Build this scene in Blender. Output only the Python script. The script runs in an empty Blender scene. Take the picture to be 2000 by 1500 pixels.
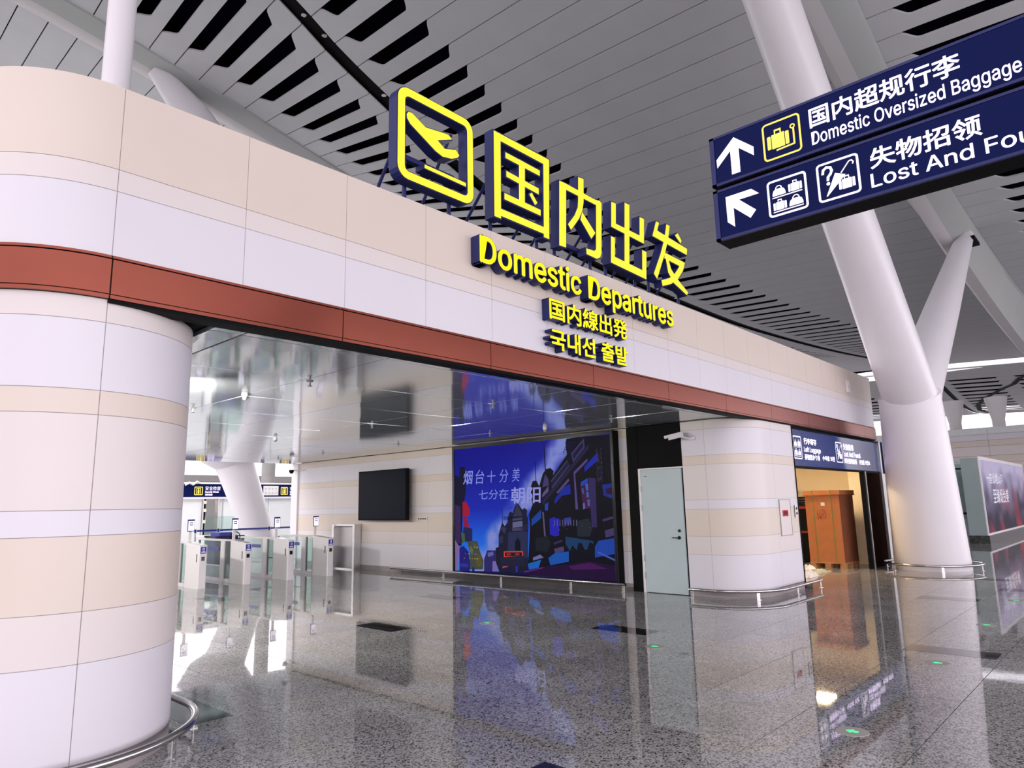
import bpy, math, random
from mathutils import Vector, Matrix
S = bpy.context.scene
random.seed(4)
# ---------------------------------------------------------------- camera, world, light, exposure
YAW, PITCH, ROLL, FPX, EYE = 0.743649, 0.174499, -0.021506, 1348.448466, 1.6
cy, sy, cp, sp = math.cos(YAW), math.sin(YAW), math.cos(PITCH), math.sin(PITCH)
fw = Vector((cy*cp, sy*cp, sp)); rt = Vector((sy, -cy, 0)); up = rt.cross(fw)
r2 = rt*math.cos(ROLL) + up*math.sin(ROLL); u2 = up*math.cos(ROLL) - rt*math.sin(ROLL)
cd = bpy.data.cameras.new('camera'); cam = bpy.data.objects.new('camera', cd); S.collection.objects.link(cam)
cd.sensor_width = 36; cd.lens = 36*FPX/2000; cd.clip_end = 600; cd.clip_start = .05
M = Matrix((r2, u2, -fw)).transposed().to_4x4(); M.translation = Vector((0, 0, EYE)); cam.matrix_world = M
S.camera = cam
w = bpy.data.worlds.new('sky'); S.world = w; w.use_nodes = True
wn = w.node_tree.nodes; wl = w.node_tree.links; bg = wn['Background']
tc = wn.new('ShaderNodeTexCoord'); sx = wn.new('ShaderNodeSeparateXYZ'); rp = wn.new('ShaderNodeValToRGB')
wl.new(tc.outputs['Generated'], sx.inputs[0]); wl.new(sx.outputs['Z'], rp.inputs[0]); wl.new(rp.outputs[0], bg.inputs['Color'])
rp.color_ramp.elements[0].position = 0.0; rp.color_ramp.elements[0].color = (.30, .28, .29, 1)
rp.color_ramp.elements[1].position = 0.012; rp.color_ramp.elements[1].color = (1, .93, 1.0, 1)
bg.inputs['Strength'].default_value = 1.9
def area(name, loc, target, sx_, sy_, e, col):
    l = bpy.data.lights.new(name, 'AREA'); l.shape = 'RECTANGLE'; l.size = sx_; l.size_y = sy_; l.energy = e; l.color = col
    o = bpy.data.objects.new(name, l); S.collection.objects.link(o); o.location = loc
    o.rotation_euler = (Vector(target)-Vector(loc)).to_track_quat('-Z', 'Y').to_euler(); return o
# daylight through the glazed front of the hall, behind the camera
area('daylight', (15, -15.5, 2.6), (15, 0, 2.5), 62, 5, 2720, (1, .935, 1.0))
# daylight through the glazed rear of the hall, beyond the security zone
area('daylight', (12, 44, 8.3), (12, 0, 2.0), 56, 6.5, 1500, (.97, .96, 1.0))
# high lamps of the security zone
area('security_zone_lamps', (8.0, 26, 9.6), (8.001, 26, 0), 26, 8, 3700, (1, .97, .97))
S.view_settings.view_transform = 'Standard'; S.view_settings.look = 'None'
S.view_settings.exposure = 0.0; S.view_settings.gamma = 1.0; S.view_settings.use_curve_mapping = False
try:
    S.cycles.sample_clamp_indirect = 6; S.cycles.max_bounces = 8; S.cycles.diffuse_bounces = 4; S.cycles.glossy_bounces = 4
    S.cycles.caustics_reflective = False; S.cycles.caustics_refractive = False
except Exception: pass

# ---------------------------------------------------------------- materials
def lin(c): return tuple((x/255/12.92 if x/255 <= .04045 else ((x/255+.055)/1.055)**2.4) for x in c)
def mat(name, col, rough=.5, metal=0, spec=.5, emit=None, es=1, var=0, vs=3, bump=0, bs=40, coat=0):
    m = bpy.data.materials.new(name); m.use_nodes = True; n = m.node_tree.nodes; l = m.node_tree.links; b = n['Principled BSDF']
    b.inputs['Base Color'].default_value = (*col, 1); b.inputs['Roughness'].default_value = rough
    b.inputs['Metallic'].default_value = metal; b.inputs['Specular IOR Level'].default_value = spec
    b.inputs['Coat Weight'].default_value = coat; b.inputs['Coat Roughness'].default_value = .05
    if emit: b.inputs['Emission Color'].default_value = (*emit, 1); b.inputs['Emission Strength'].default_value = es
    g = n.new('ShaderNodeNewGeometry')
    if var:
        t = n.new('ShaderNodeTexNoise'); t.inputs['Scale'].default_value = vs; t.inputs['Detail'].default_value = 5; l.new(g.outputs['Position'], t.inputs['Vector'])
        r = n.new('ShaderNodeValToRGB'); r.color_ramp.elements[0].position = .3; r.color_ramp.elements[1].position = .7
        r.color_ramp.elements[0].color = (*[c*(1-var) for c in col], 1); r.color_ramp.elements[1].color = (*[min(1, c*(1+var)) for c in col], 1)
        l.new(t.outputs['Fac'], r.inputs[0]); l.new(r.outputs[0], b.inputs['Base Color'])
    if bump:
        t = n.new('ShaderNodeTexNoise'); t.inputs['Scale'].default_value = bs; l.new(g.outputs['Position'], t.inputs['Vector'])
        q = n.new('ShaderNodeBump'); q.inputs['Strength'].default_value = bump; q.inputs['Distance'].default_value = .01
        l.new(t.outputs['Fac'], q.inputs['Height']); l.new(q.outputs[0], b.inputs['Normal'])
    return m
WHT = mat('cladding_white', (.77, .74, .80), .38, var=.012, vs=1.5)
PNK = mat('cladding_pink_beige', (.78, .715, .70), .38, var=.012, vs=1.5)
BEI = mat('cladding_beige', (.76, .66, .585), .38, var=.015, vs=1.5)
JNT = mat('joint_grey', (.36, .32, .32), .8, var=.1)
COP = mat('copper_panel', (.245, .062, .040), .25, metal=.75, var=.06, vs=.9, bump=.02, bs=8)
BLK = mat('black_gloss', (.008, .008, .010), .18, var=.1)
BLM = mat('black_matt', (.007, .007, .008), .6, spec=.06, var=.1)
DRK = mat('roof_void', (.004, .004, .010), .9, spec=.02, var=.1)
COLW = mat('column_white', (.86, .825, .87), .32, var=.012, vs=2)
PLK = mat('roof_plank', (.60, .615, .64), .55, var=.03, vs=1.2)
PLE = mat('roof_plank_edge', (.60, .60, .64), .5, var=.02)
BEAM = mat('beam_panel', (.44, .465, .455), .42, var=.02, vs=1)
BEAMW = mat('beam_panel_bright', (.60, .58, .59), .42, var=.02, vs=1)
CPN = mat('portal_ceiling_panel', (.70, .76, .80), .075, metal=.6, var=.02, vs=.7)
STL = mat('stainless_steel', (.55, .53, .53), .16, metal=1, var=.08, vs=6)
STB = mat('brushed_steel', (.62, .60, .60), .32, metal=.9, var=.08, vs=6)
NAVY = mat('sign_side_navy', (.022, .027, .13), .4, spec=.25, var=.05)
YEL = mat('sign_yellow', (.85, .75, .03), .45, emit=(.87, .78, .03), es=.50, var=.01)
NAVP = mat('sign_panel_navy', (.004, .007, .05), .45, spec=.05, emit=(.002, .005, .04), es=.6, var=.05)
NAVG = mat('sign_glass_navy', (.012, .03, .13), .12, metal=.0, spec=.3, emit=(.015, .04, .16), es=.35, var=.1)
WLT = mat('sign_white_lit', (.8, .76, .85), .5, emit=(.86, .76, .92), es=.85, var=.01)
YLT = mat('sign_gold_lit', (.8, .6, .1), .5, emit=(.85, .66, .08), es=.75, var=.01)
WPL = mat('white_powder_coat', (.84, .80, .83), .35, var=.02)
GRYD = mat('door_grey_blue', (.50, .60, .63), .42, var=.02, vs=2)
YWL = mat('cream_wall', (.66, .55, .40), .7, var=.02)
CWL = mat('pale_cream_wall', (.85, .76, .60), .7, var=.02)
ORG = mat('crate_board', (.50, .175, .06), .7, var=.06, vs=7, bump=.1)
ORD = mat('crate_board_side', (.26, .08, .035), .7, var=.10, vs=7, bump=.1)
PLT = mat('pallet_wood', (.50, .24, .10), .8, var=.2, vs=12)
GRN = mat('green_strap', (.20, .24, .05), .5, var=.1)
RED = mat('label_red', (.62, .02, .04), .5, var=.03)
WHP = mat('paper_white', (.8, .78, .78), .7, var=.05)
GRY = mat('grey_paint', (.35, .34, .33), .6, var=.04)
PART = mat('partition_white', (.80, .82, .84), .45, var=.02)
BRN = mat('dark_brown_panel', (.022, .011, .008), .3, spec=.0, var=.15)
BLU = mat('label_blue', (.01, .02, .20), .35, emit=(.01, .02, .2), es=.3, var=.05)
GRA = mat('granite_base', (.045, .05, .05), .2, var=.6, vs=14)
LAMP = mat('lamp_white', (.9, .9, .9), .5, emit=(1, .95, .95), es=3)
WARM = mat('lamp_warm', (.9, .8, .7), .5, emit=(1, .80, .52), es=9)
GLS = bpy.data.materials.new('green_glass'); GLS.use_nodes = True
_b = GLS.node_tree.nodes['Principled BSDF']; _b.inputs['Base Color'].default_value = (.74, .90, .84, 1); _b.inputs['Transmission Weight'].default_value = .92
_b.inputs['Roughness'].default_value = .03; _b.inputs['IOR'].default_value = 1.1
# polished granite floor
def granite(name, dark, light, tint):
    m = bpy.data.materials.new(name); m.use_nodes = True; n = m.node_tree.nodes; l = m.node_tree.links; b = n['Principled BSDF']
    g = n.new('ShaderNodeNewGeometry')
    t = n.new('ShaderNodeTexVoronoi'); t.inputs['Scale'].default_value = 96; t.inputs['Randomness'].default_value = 1; sc_ = n.new('ShaderNodeSeparateColor')
    tq = n.new('ShaderNodeTexNoise'); tq.inputs['Scale'].default_value = 24; tq.inputs['Detail'].default_value = 4
    t2 = n.new('ShaderNodeTexNoise'); t2.inputs['Scale'].default_value = 1.1; t2.inputs['Detail'].default_value = 6
    l.new(g.outputs['Position'], t.inputs['Vector']); l.new(g.outputs['Position'], t2.inputs['Vector']); l.new(g.outputs['Position'], tq.inputs['Vector']); l.new(t.outputs['Color'], sc_.inputs[0])
    ma = n.new('ShaderNodeMath'); ma.operation = 'MULTIPLY_ADD'; ma.inputs[1].default_value = .62; l.new(sc_.outputs[0], ma.inputs[0]); mb_ = n.new('ShaderNodeMath'); mb_.operation = 'MULTIPLY'; mb_.inputs[1].default_value = .42; l.new(tq.outputs['Fac'], mb_.inputs[0]); l.new(mb_.outputs[0], ma.inputs[2])
    r = n.new('ShaderNodeValToRGB'); r.color_ramp.elements[0].position = .25; r.color_ramp.elements[1].position = .62
    r.color_ramp.elements[0].color = (*dark, 1); r.color_ramp.elements[1].color = (*light, 1)
    e = r.color_ramp.elements.new(.40); e.color = (*[(a*.5+c*.5) for a, c in zip(dark, light)], 1)
    l.new(ma.outputs[0], r.inputs[0])
    mx = n.new('ShaderNodeMix'); mx.data_type = 'RGBA'; mx.blend_type = 'MULTIPLY'; mx.inputs[0].default_value = 1
    r2_ = n.new('ShaderNodeValToRGB'); r2_.color_ramp.elements[0].position = .35; r2_.color_ramp.elements[1].position = .65
    r2_.color_ramp.elements[0].color = (.78, .78, .78, 1); r2_.color_ramp.elements[1].color = (*tint, 1)
    l.new(t2.outputs['Fac'], r2_.inputs[0]); l.new(r.outputs[0], mx.inputs[6]); l.new(r2_.outputs[0], mx.inputs[7])
    oi = n.new('ShaderNodeObjectInfo'); mr = n.new('ShaderNodeMapRange'); mr.inputs[3].default_value = .88; mr.inputs[4].default_value = 1.1
    l.new(oi.outputs['Random'], mr.inputs[0]); vm = n.new('ShaderNodeVectorMath'); vm.operation = 'SCALE'
    l.new(mx.outputs[2], vm.inputs[0]); l.new(mr.outputs[0], vm.inputs['Scale']); l.new(vm.outputs[0], b.inputs['Base Color'])
    b.inputs['Roughness'].default_value = .028; b.inputs['IOR'].default_value = 1.5
    q = n.new('ShaderNodeBump'); q.inputs['Strength'].default_value = .02; q.inputs['Distance'].default_value = .02
    t3 = n.new('ShaderNodeTexNoise'); t3.inputs['Scale'].default_value = 2.2; l.new(g.outputs['Position'], t3.inputs['Vector'])
    l.new(t3.outputs['Fac'], q.inputs['Height']); l.new(q.outputs[0], b.inputs['Normal'])
    return m
FLR = granite('granite_floor', (.035, .035, .04), (.47, .465, .46), (1, 1, 1))
FLD = granite('granite_dark', (.006, .006, .008), (.022, .022, .026), (1, 1, 1))

# ---------------------------------------------------------------- mesh helpers
class MB:
    def __init__(s): s.v = []; s.f = []; s.m = []
    def add(s, vs, fs, mi=0):
        o = len(s.v); s.v += [tuple(v) for v in vs]; s.f += [tuple(i+o for i in f) for f in fs]; s.m += [mi]*len(fs); return s
    def box(s, x0, x1, y0, y1, z0, z1, mi=0, mtx=None):
        v = [Vector((x, y, z)) for z in (z0, z1) for y in (y0, y1) for x in (x0, x1)]
        if mtx: v = [mtx @ p for p in v]
        return s.add(v, [(0, 2, 3, 1), (4, 5, 7, 6), (0, 1, 5, 4), (2, 6, 7, 3), (0, 4, 6, 2), (1, 3, 7, 5)], mi)
    def bbox(s, x0, x1, y0, y1, z0, z1, c=.004, mi=0, mtx=None):      # box with chamfered vertical and top edges
        ps = [(x0+c, y0), (x1-c, y0), (x1, y0+c), (x1, y1-c), (x1-c, y1), (x0+c, y1), (x0, y1-c), (x0, y0+c)]
        return s.prism(ps, z0, z1, mi, mtx)
    def prism(s, ps, z0, z1, mi=0, mtx=None):
        n = len(ps); v = [Vector((x, y, z)) for z in (z0, z1) for x, y in ps]
        if mtx: v = [mtx @ p for p in v]
        return s.add(v, [tuple(range(n-1, -1, -1)), tuple(range(n, 2*n))]+[(i, (i+1) % n, n+(i+1) % n, n+i) for i in range(n)], mi)
    def tube(s, pts, rad, seg=10, mi=0, cap=True):
        pts = [Vector(p) for p in pts]; n = len(pts); rs = rad if isinstance(rad, (list, tuple)) else [rad]*n
        vs = []; T0 = (pts[1]-pts[0]).normalized(); N = T0.orthogonal().normalized()
        for i, p in enumerate(pts):
            T = (pts[min(i+1, n-1)]-pts[max(i-1, 0)]).normalized(); N = (N - T*N.dot(T)).normalized(); B = T.cross(N)
            vs += [p+(N*math.cos(a)+B*math.sin(a))*rs[i] for a in [2*math.pi*k/seg for k in range(seg)]]
        fs = [(i*seg+k, i*seg+(k+1) % seg, (i+1)*seg+(k+1) % seg, (i+1)*seg+k) for i in range(n-1) for k in range(seg)]
        if cap: fs += [tuple(range(seg-1, -1, -1)), tuple((n-1)*seg+k for k in range(seg))]
        return s.add(vs, fs, mi)
    def build(s, name, mats, parent=None, smooth=False, loc=None):
        me = bpy.data.meshes.new(name); me.from_pydata(s.v, [], s.f)
        for m in (mats if isinstance(mats, (list, tuple)) else [mats]): me.materials.append(m)
        if any(s.m): me.polygons.foreach_set('material_index', s.m)
        if smooth:
            me.polygons.foreach_set('use_smooth', [True]*len(me.polygons))
            try: me.set_sharp_from_angle(angle=.6)
            except Exception: pass
        me.update(); return link(name, me, parent)
def link(name, me, parent=None):
    o = bpy.data.objects.new(name, me); S.collection.objects.link(o)
    if parent:
        o.parent = parent; bpy_inv(o, parent)
    return o
def bpy_inv(o, parent):
    o.matrix_parent_inverse = wmat(parent).inverted()
def wmat(o):
    m = Matrix.LocRotScale(o.location, o.rotation_euler, o.scale)
    return (wmat(o.parent) @ o.matrix_parent_inverse @ m) if o.parent else m
def tag(o, label=None, cat=None, group=None, kind=None):
    if label: o['label'] = label
    if cat: o['category'] = cat
    if group: o['group'] = group
    if kind: o['kind'] = kind
    return o
def thing(name, label, cat, loc=(0, 0, 0), group=None, kind=None):
    o = bpy.data.objects.new(name, None); S.collection.objects.link(o); o.location = loc; o.empty_display_size = .2
    return tag(o, label, cat, group, kind)
def struct(name, label=None, cat=None, loc=(0, 0, 0)): return thing(name, label, cat, loc, kind='structure')
def copy_tree(o, parent=None, d=None):
    c = o.copy(); S.collection.objects.link(c); c.parent = parent
    for ch in [q for q in o.children]: copy_tree(ch, c)
    return c
def arc(cx, cy_, R, a0, a1, n=14): return [(cx+R*math.cos(math.radians(a0+(a1-a0)*i/n)), cy_+R*math.sin(math.radians(a0+(a1-a0)*i/n))) for i in range(n+1)]
def plen(P):
    L = [0]
    for a, b in zip(P, P[1:]): L.append(L[-1]+math.dist(a, b))
    return L
def sub(P, s0, s1):
    L = plen(P); out = []
    def at(s):
        s = min(max(s, 0), L[-1])
        for i in range(len(P)-1):
            if s <= L[i+1]+1e-9:
                t = (s-L[i])/(L[i+1]-L[i]); return (P[i][0]+(P[i+1][0]-P[i][0])*t, P[i][1]+(P[i+1][1]-P[i][1])*t)
        return P[-1]
    out.append(at(s0)); out += [p for p, l in zip(P, L) if s0+1e-4 < l < s1-1e-4]; out.append(at(s1)); return out
def offs(P, d):
    out = []
    for i, p in enumerate(P):
        a = P[max(i-1, 0)]; b = P[min(i+1, len(P)-1)]; t = Vector((b[0]-a[0], b[1]-a[1])).normalized(); out.append((p[0]+t.y*d, p[1]-t.x*d))
    return out
def panel(P, z0, z1, d0, d1, m, name, parent, mb=None, mi=0):        # curved slab following the path P, d measured outward (right of travel)
    A = offs(P, d0); B = offs(P, d1); n = len(P); q = mb or MB()
    v = [(x, y, z0) for x, y in A]+[(x, y, z0) for x, y in B]+[(x, y, z1) for x, y in A]+[(x, y, z1) for x, y in B]
    f = []
    for i in range(n-1):
        f += [(n+i, n+i+1, 3*n+i+1, 3*n+i), (i+1, i, 2*n+i, 2*n+i+1), (i, i+1, n+i+1, n+i), (2*n+i+1, 2*n+i, 3*n+i, 3*n+i+1)]
    f += [(0, n, 3*n, 2*n), (n-1, 2*n+n-1, 3*n+n-1, 2*n-1)]
    q.add(v, f, mi)
    return q if mb else q.build(name, m, parent, smooth=n > 3)

# ---------------------------------------------------------------- text helpers
_dg = {}
try: INTER = bpy.data.fonts.load(bpy.utils.system_resource('DATAFILES', path='fonts')+'/Inter.woff2')     # the sans font that ships inside Blender
except Exception: INTER = None
LATIN = [False]
def raw_glyph(ch, off):
    k = (ch, off, LATIN[0])
    if k in _dg: return _dg[k]
    c = bpy.data.curves.new('t', 'FONT'); c.body = ch; c.offset = off
    if INTER and LATIN[0]: c.font = INTER
    c.resolution_u = 3; c.fill_mode = 'FRONT'
    o = bpy.data.objects.new('t', c); S.collection.objects.link(o); bpy.context.view_layer.update()
    me = bpy.data.meshes.new_from_object(o.evaluated_get(bpy.context.evaluated_depsgraph_get()))
    vs = [(v.co.x, v.co.y) for v in me.vertices]; fs = [tuple(p.vertices) for p in me.polygons]
    bpy.data.objects.remove(o); bpy.data.curves.remove(c); bpy.data.meshes.remove(me); _dg[k] = (vs, fs); return _dg[k]
def adv(s):
    if not s: return 0
    a = max(v[0] for v in raw_glyph(s+'|', 0)[0]); b = max(v[0] for v in raw_glyph('|', 0)[0]); return a-b
BOLD = [0]
def layout(s, off=.0):
    out = []
    b = 0; LATIN[0] = max(s) < '\u0100'
    if LATIN[0]: b = max(off, 0); off = 0
    elif off > .008: b = off-.006; off = .008
    for i, ch in enumerate(s):
        if ch == ' ': continue
        x = adv(s[:i]); vs, fs = raw_glyph(ch, off)
        V = []; Fs = []
        for dx, dy in ([(0, 0)] if not b else [(-b, 0), (b, 0), (0, b*.8), (0, -b*.8)]):
            n = len(V); V += [(p[0]+x+dx, p[1]+dy) for p in vs]; Fs += [tuple(q+n for q in f) for f in fs]
        out.append((ch, V, Fs))
    return out
def solid(mb, vs, fs, fr, d0, d1, mi=0):
    """flat glyph -> prism between depths d0 (back) and d1 (front); fr maps (u,v,depth)->xyz"""
    n = len(vs); V = [fr(u, v, d1) for u, v in vs]
    if d0 is None: mb.add(V, fs, mi); return
    V += [fr(u, v, d0) for u, v in vs]; E = {}
    for f in fs:
        for a, b in zip(f, f[1:]+f[:1]): E[(a, b)] = E.get((a, b), 0)+1
    side = [(b, a, n+a, n+b) for (a, b) in E if (b, a) not in E]
    mb.add(V, list(fs)+[tuple(n+i for i in reversed(f)) for f in fs]+side, mi)
def fit(L, u0, u1, v0, v1, capfit=None):
    xs = [p[0] for g in L for p in g[1]]; ys = [p[1] for g in L for p in g[1]]
    a0, a1 = min(xs), max(xs); b0, b1 = (0, max(p[1] for g in L[:1] for p in g[1])) if capfit else (min(ys), max(ys))
    return [(ch, [(u0+(x-a0)/(a1-a0)*(u1-u0), v0+(y-b0)/(b1-b0)*(v1-v0)) for x, y in vs], fs) for ch, vs, fs in L]
def text_flat(s, u0, u1, v0, v1, fr, m, parent, name='lettering', off=.012, cap=False, d=.0015):
    mb = MB()
    for ch, vs, fs in fit(layout(s, off), u0, u1, v0, v1, cap): solid(mb, vs, fs, fr, None, d)
    return mb.build(name, m, parent)
def rrect(u0, u1, v0, v1, r, n=5):
    P = []
    for cx, cy_, a in ((u1-r, v0+r, -90), (u1-r, v1-r, 0), (u0+r, v1-r, 90), (u0+r, v0+r, 180)): P += arc(cx, cy_, r, a, a+90, n)
    return P
def ring(mb, O, I, fr, d0, d1, mi=0):
    n = len(O); V = []
    for d in ([d1] if d0 is None else [d1, d0]): V += [fr(u, v, d) for u, v in O]+[fr(u, v, d) for u, v in I]
    f = [(i, (i+1) % n, n+(i+1) % n, n+i) for i in range(n)]
    if d0 is not None:
        f += [(2*n+(i+1) % n, 2*n+i, 3*n+i, 3*n+(i+1) % n) for i in range(n)]
        f += [(2*n+i, 2*n+(i+1) % n, (i+1) % n, i) for i in range(n)]+[(n+i, n+(i+1) % n, 3*n+(i+1) % n, 3*n+i) for i in range(n)]
    mb.add(V, f, mi)
def poly(mb, P, fr, d0, d1, mi=0):
    n = len(P); V = [fr(u, v, d1) for u, v in P]
    if d0 is None: mb.add(V, [tuple(range(n))], mi); return
    V += [fr(u, v, d0) for u, v in P]
    mb.add(V, [tuple(range(n)), tuple(range(2*n-1, n-1, -1))]+[(i, n+i, n+(i+1) % n, (i+1) % n) for i in range(n)], mi)
def ccw(P): return P if sum(a[0]*b[1]-b[0]*a[1] for a, b in zip(P, P[1:]+P[:1])) > 0 else P[::-1]
def grow(P, d):
    P = ccw(P); n = len(P); out = []
    for i in range(n):
        a, p, b = Vector(P[i-1]), Vector(P[i]), Vector(P[(i+1) % n]); e1 = (p-a).normalized(); e2 = (b-p).normalized()
        n1 = Vector((e1.y, -e1.x)); n2 = Vector((e2.y, -e2.x)); k = n1+n2; k = k/max(.35, k.length_squared/2)
        out.append((p.x+k.x*d, p.y+k.y*d))
    return out
# frames: facade plane (u = X, facing -Y) and west-facing planes (u = -Y, facing -X)
def FY(y): return lambda u, v, d: (u, y-d, v)
def FX(x): return lambda u, v, d: (x-d, -u, v)

# ================================================================ FLOOR
floor = struct('floor')
tiles = []
T = .86; X0, Y0 = 5.83, 1.36
far_ = MB(); cand = []
for i in range(-36, 125):
    for j in range(-20, 62):
        x, y = X0+i*T, Y0+j*T; cx, cy_ = x+T/2, y+T/2; d = math.hypot(cx, cy_); a = math.degrees(math.atan2(cy_, cx))
        vis = -2 < a < 86 and 3 < d < 15 and cx > .5 and not (cx < 2.2 and cy_ > 5.2) and not (cx > 11.3 and cy_ > 6.5) and not (d > 8.5 and a > 69 and cx < 3)
        if vis: cand.append((d, i, j))
cand.sort(); near = set((i, j) for d, i, j in cand[:240])
tm = MB().bbox(.0028, T-.0028, .0028, T-.0028, -.03, 0, .0008).build('tile', FLR, floor)
first = True
for d, i, j in cand[:240]:
    x, y = X0+i*T, Y0+j*T
    if first: tm.location = (x, y, 0); first = False; continue
    o = tm.copy(); S.collection.objects.link(o); o.location = (x, y, 0)
for i in range(-36, 125):
    for j in range(-20, 62):
        if (i, j) in near: continue
        x, y = X0+i*T, Y0+j*T; far_.add([(x+.0015, y+.0015, 0), (x+T-.0015, y+.0015, 0), (x+T-.0015, y+T-.0015, 0), (x+.0015, y+T-.0015, 0)], [(0, 1, 2, 3)])
tag(far_.build('far_tiles', FLR, floor), kind='stuff')
MB().box(-26, 113, -16, 55, -.08, -.031).build('screed', BLM, floor)
md = None
for x, y in ((5.86, 7.64), (7.60, 4.86), (8.50, 1.40), (12.87, 2.26), (8.45, 9.38), (3.22, 2.24), (16.2, 2.26), (3.22, 9.4), (14.6, 1.4), (5.86, 12.8), (2.42, 5.66)):
    if md is None: md = MB().bbox(0, .36, 0, .84, 0, .0012, .0005).build('dark_inlay', FLD, floor); md.location = (x, y, 0)
    else:
        o = md.copy(); S.collection.objects.link(o); o.location = (x, y, 0)

# ================================================================ ROOF
ROOFZX = [(-7.25, 16.1), (-1.45, 15.883), (1.45, 15.592), (3.62, 15.23), (5.8, 14.723), (7.47, 14.157), (8.96, 13.37), (10.22, 12.845), (11.6, 12.301), (13.05, 11.808), (14.98, 11.219), (17.4, 10.691), (20.14, 10.365), (23.92, 10.242), (28.27, 10.213), (32.87, 10.27), (40.89, 10.673), (47.85, 11.155), (54.09, 11.685), (63.8, 12.475), (70, 13.0), (76, 12.5), (84, 11.5), (92, 11.0), (100, 11.3), (110, 11.9), (130, 12.5)]
ROOFZA = [(-8, 15.6), (0, 15.2), (4, 14.7), (6.15, 14.3), (9, 13.7), (12.2, 13.0), (16, 12.2), (20, 11.6), (30, 11.2), (41, 11.2), (54, 12.2), (64, 13), (70, 13.2), (76, 12.7), (84, 11.6), (92, 11.1), (100, 11.4), (110, 12), (130, 12.6)]
def pc(Tb, x):
    n = len(Tb); i = 0
    while i < n-2 and x > Tb[i+1][0]: i += 1
    def mm(k):
        a = Tb[max(k-1, 0)]; b = Tb[min(k+1, n-1)]; return (b[1]-a[1])/(b[0]-a[0])
    h = Tb[i+1][0]-Tb[i][0]; t = min(max((x-Tb[i][0])/h, 0), 1)
    return (2*t**3-3*t*t+1)*Tb[i][1]+(t**3-2*t*t+t)*h*mm(i)+(3*t*t-2*t**3)*Tb[i+1][1]+(t**3-t*t)*h*mm(i+1)
def zr(X, Y):
    z = pc(ROOFZX, X)
    if Y <= 14.5: return z+.05*(Y-14.5)
    return z+(pc(ROOFZA, X)-z)*(Y-14.5)/4.5 if Y < 19 else pc(ROOFZA, X)+.02*(Y-19)
roof = struct('ceiling')
seams = [-6.0]
while seams[-1] < 98:
    x = seams[-1]
    seams.append(x+(.70 if x < 9.9 else .615 if x < 16.4 else .615+(x-16.4)*.065 if x < 22.6 else 1.03 if x < 34 else 1.3 if x < 60 else 1.5))
sh = min(seams, key=lambda v: abs(v-10.82))-10.82
seams = [v-sh for v in seams]
def slot_ranges(x):
    lo, hi = 13.65, 11.22
    if x > 24: hi = 11.22-(x-24)*.09; lo = 13.65+(x-24)*.01
    if x < 52: return [(-11.5, -8.6), (-6.2, -2.9), (-.9, 2.62 if x < 18 else 2.15), (hi, lo), (15.0 if x < 30 else 15.3, 18.12), (21.5, 24.5) if x > 12 else (40, 41), (27, 30)]
    if 76 < x: return [(-4, .5), (3.5, 8.4), (9.4, 13.6), (15.2, 18.5), (21, 26)]
    return []
def notch(y, rs, w):
    for a, b in rs:
        if a < y < b:
            e = .34; s = min(1, (y-a)/e, (b-y)/e); return w*(s*s*(3-2*s))
    return 0
def plank(x0, x1, ya, yb, rs, name='plank'):
    w = (x1-x0)*.44; ys = {ya, yb, 14.5, 19}
    y = ya
    while y < yb: ys.add(y); y += 4
    for a, b in rs:
        for e in (0, .06, .12, .17, .22, .28, .34): ys.add(a+e); ys.add(b-e)
        y = a+2
        while y < b-.5: ys.add(y); y += 2
    ys = sorted(v for v in ys if ya <= v <= yb); q = MB(); V = []; th = .045
    for y in ys:
        xa = x0+.015+notch(y, rs, w); xb = x1-.015
        za, zb = zr(xa, y), zr(xb, y); V += [(xa, y, za), (xb, y, zb), (xa, y, za+th), (xb, y, zb+th)]
    n = len(ys)
    q.add(V, [(4*i, 4*i+4, 4*i+5, 4*i+1) for i in range(n-1)])
    q.add(V, [(4*i+2, 4*i+6, 4*i+4, 4*i) for i in range(n-1)]+[(4*i+1, 4*i+5, 4*i+7, 4*i+3) for i in range(n-1)]+[(0, 1, 3, 2), (4*n-4, 4*n-2, 4*n-1, 4*n-3)], 1)
    return q.build(name, [PLK, PLE], roof)
for x0, x1 in zip(seams, seams[1:]):
    if 68.8 < (x0+x1)/2 < 71.8: continue
    rs = slot_ranges((x0+x1)/2)
    plank(x0, x1, -14.5, 14.03, rs); plank(x0, x1, 14.5, 34, rs)
q = MB(); xs = [-6.5+i*2 for i in range(53)]; ysb = [-14.6, 0, 14.5, 19, 34.2]
for x in xs:
    for y in ysb: q.v.append((x, y, zr(x, y)+.75))
for i in range(len(xs)-1):
    for j in range(4): (q.f.append((i*5+j, i*5+j+1, i*5+j+6, i*5+j+5)), q.m.append(0)) if not 68 < xs[i]+1 < 72 else None
q.build('void_lining', DRK, roof)
q = MB()                                                     # recessed black channel along the roof
for x0, x1 in zip(xs, xs[1:]):
    v = []
    for x in (x0, x1):
        for y in (13.99, 14.54): v += [(x, y, zr(x, y)+.10), (x, y, zr(x, y)+.13)]
    q.add(v, [(0, 4, 6, 2), (1, 3, 7, 5)])
q.build('light_channel', BLM, roof)
for x, y in ((8.03, 14.27), (8.59, 14.2), (10.48, 14.2), (6.1, 14.2), (12.6, 14.2), (26, 14.2)):
    z = zr(x, y)+.10; q = MB().tube([(x, y, z), (x, y, z-.03)], .07, 14); o = q.build('downlight', STL, roof, smooth=True)
q = MB(); ST = [(75.6, 7.2), (76.86, 7.92), (78.9, 8.66), (80.5, 9.89), (83.7, 11.68), (87.1, 12.86), (90.8, 13.32), (94.5, 13.0), (97.8, 12.4)]
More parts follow.
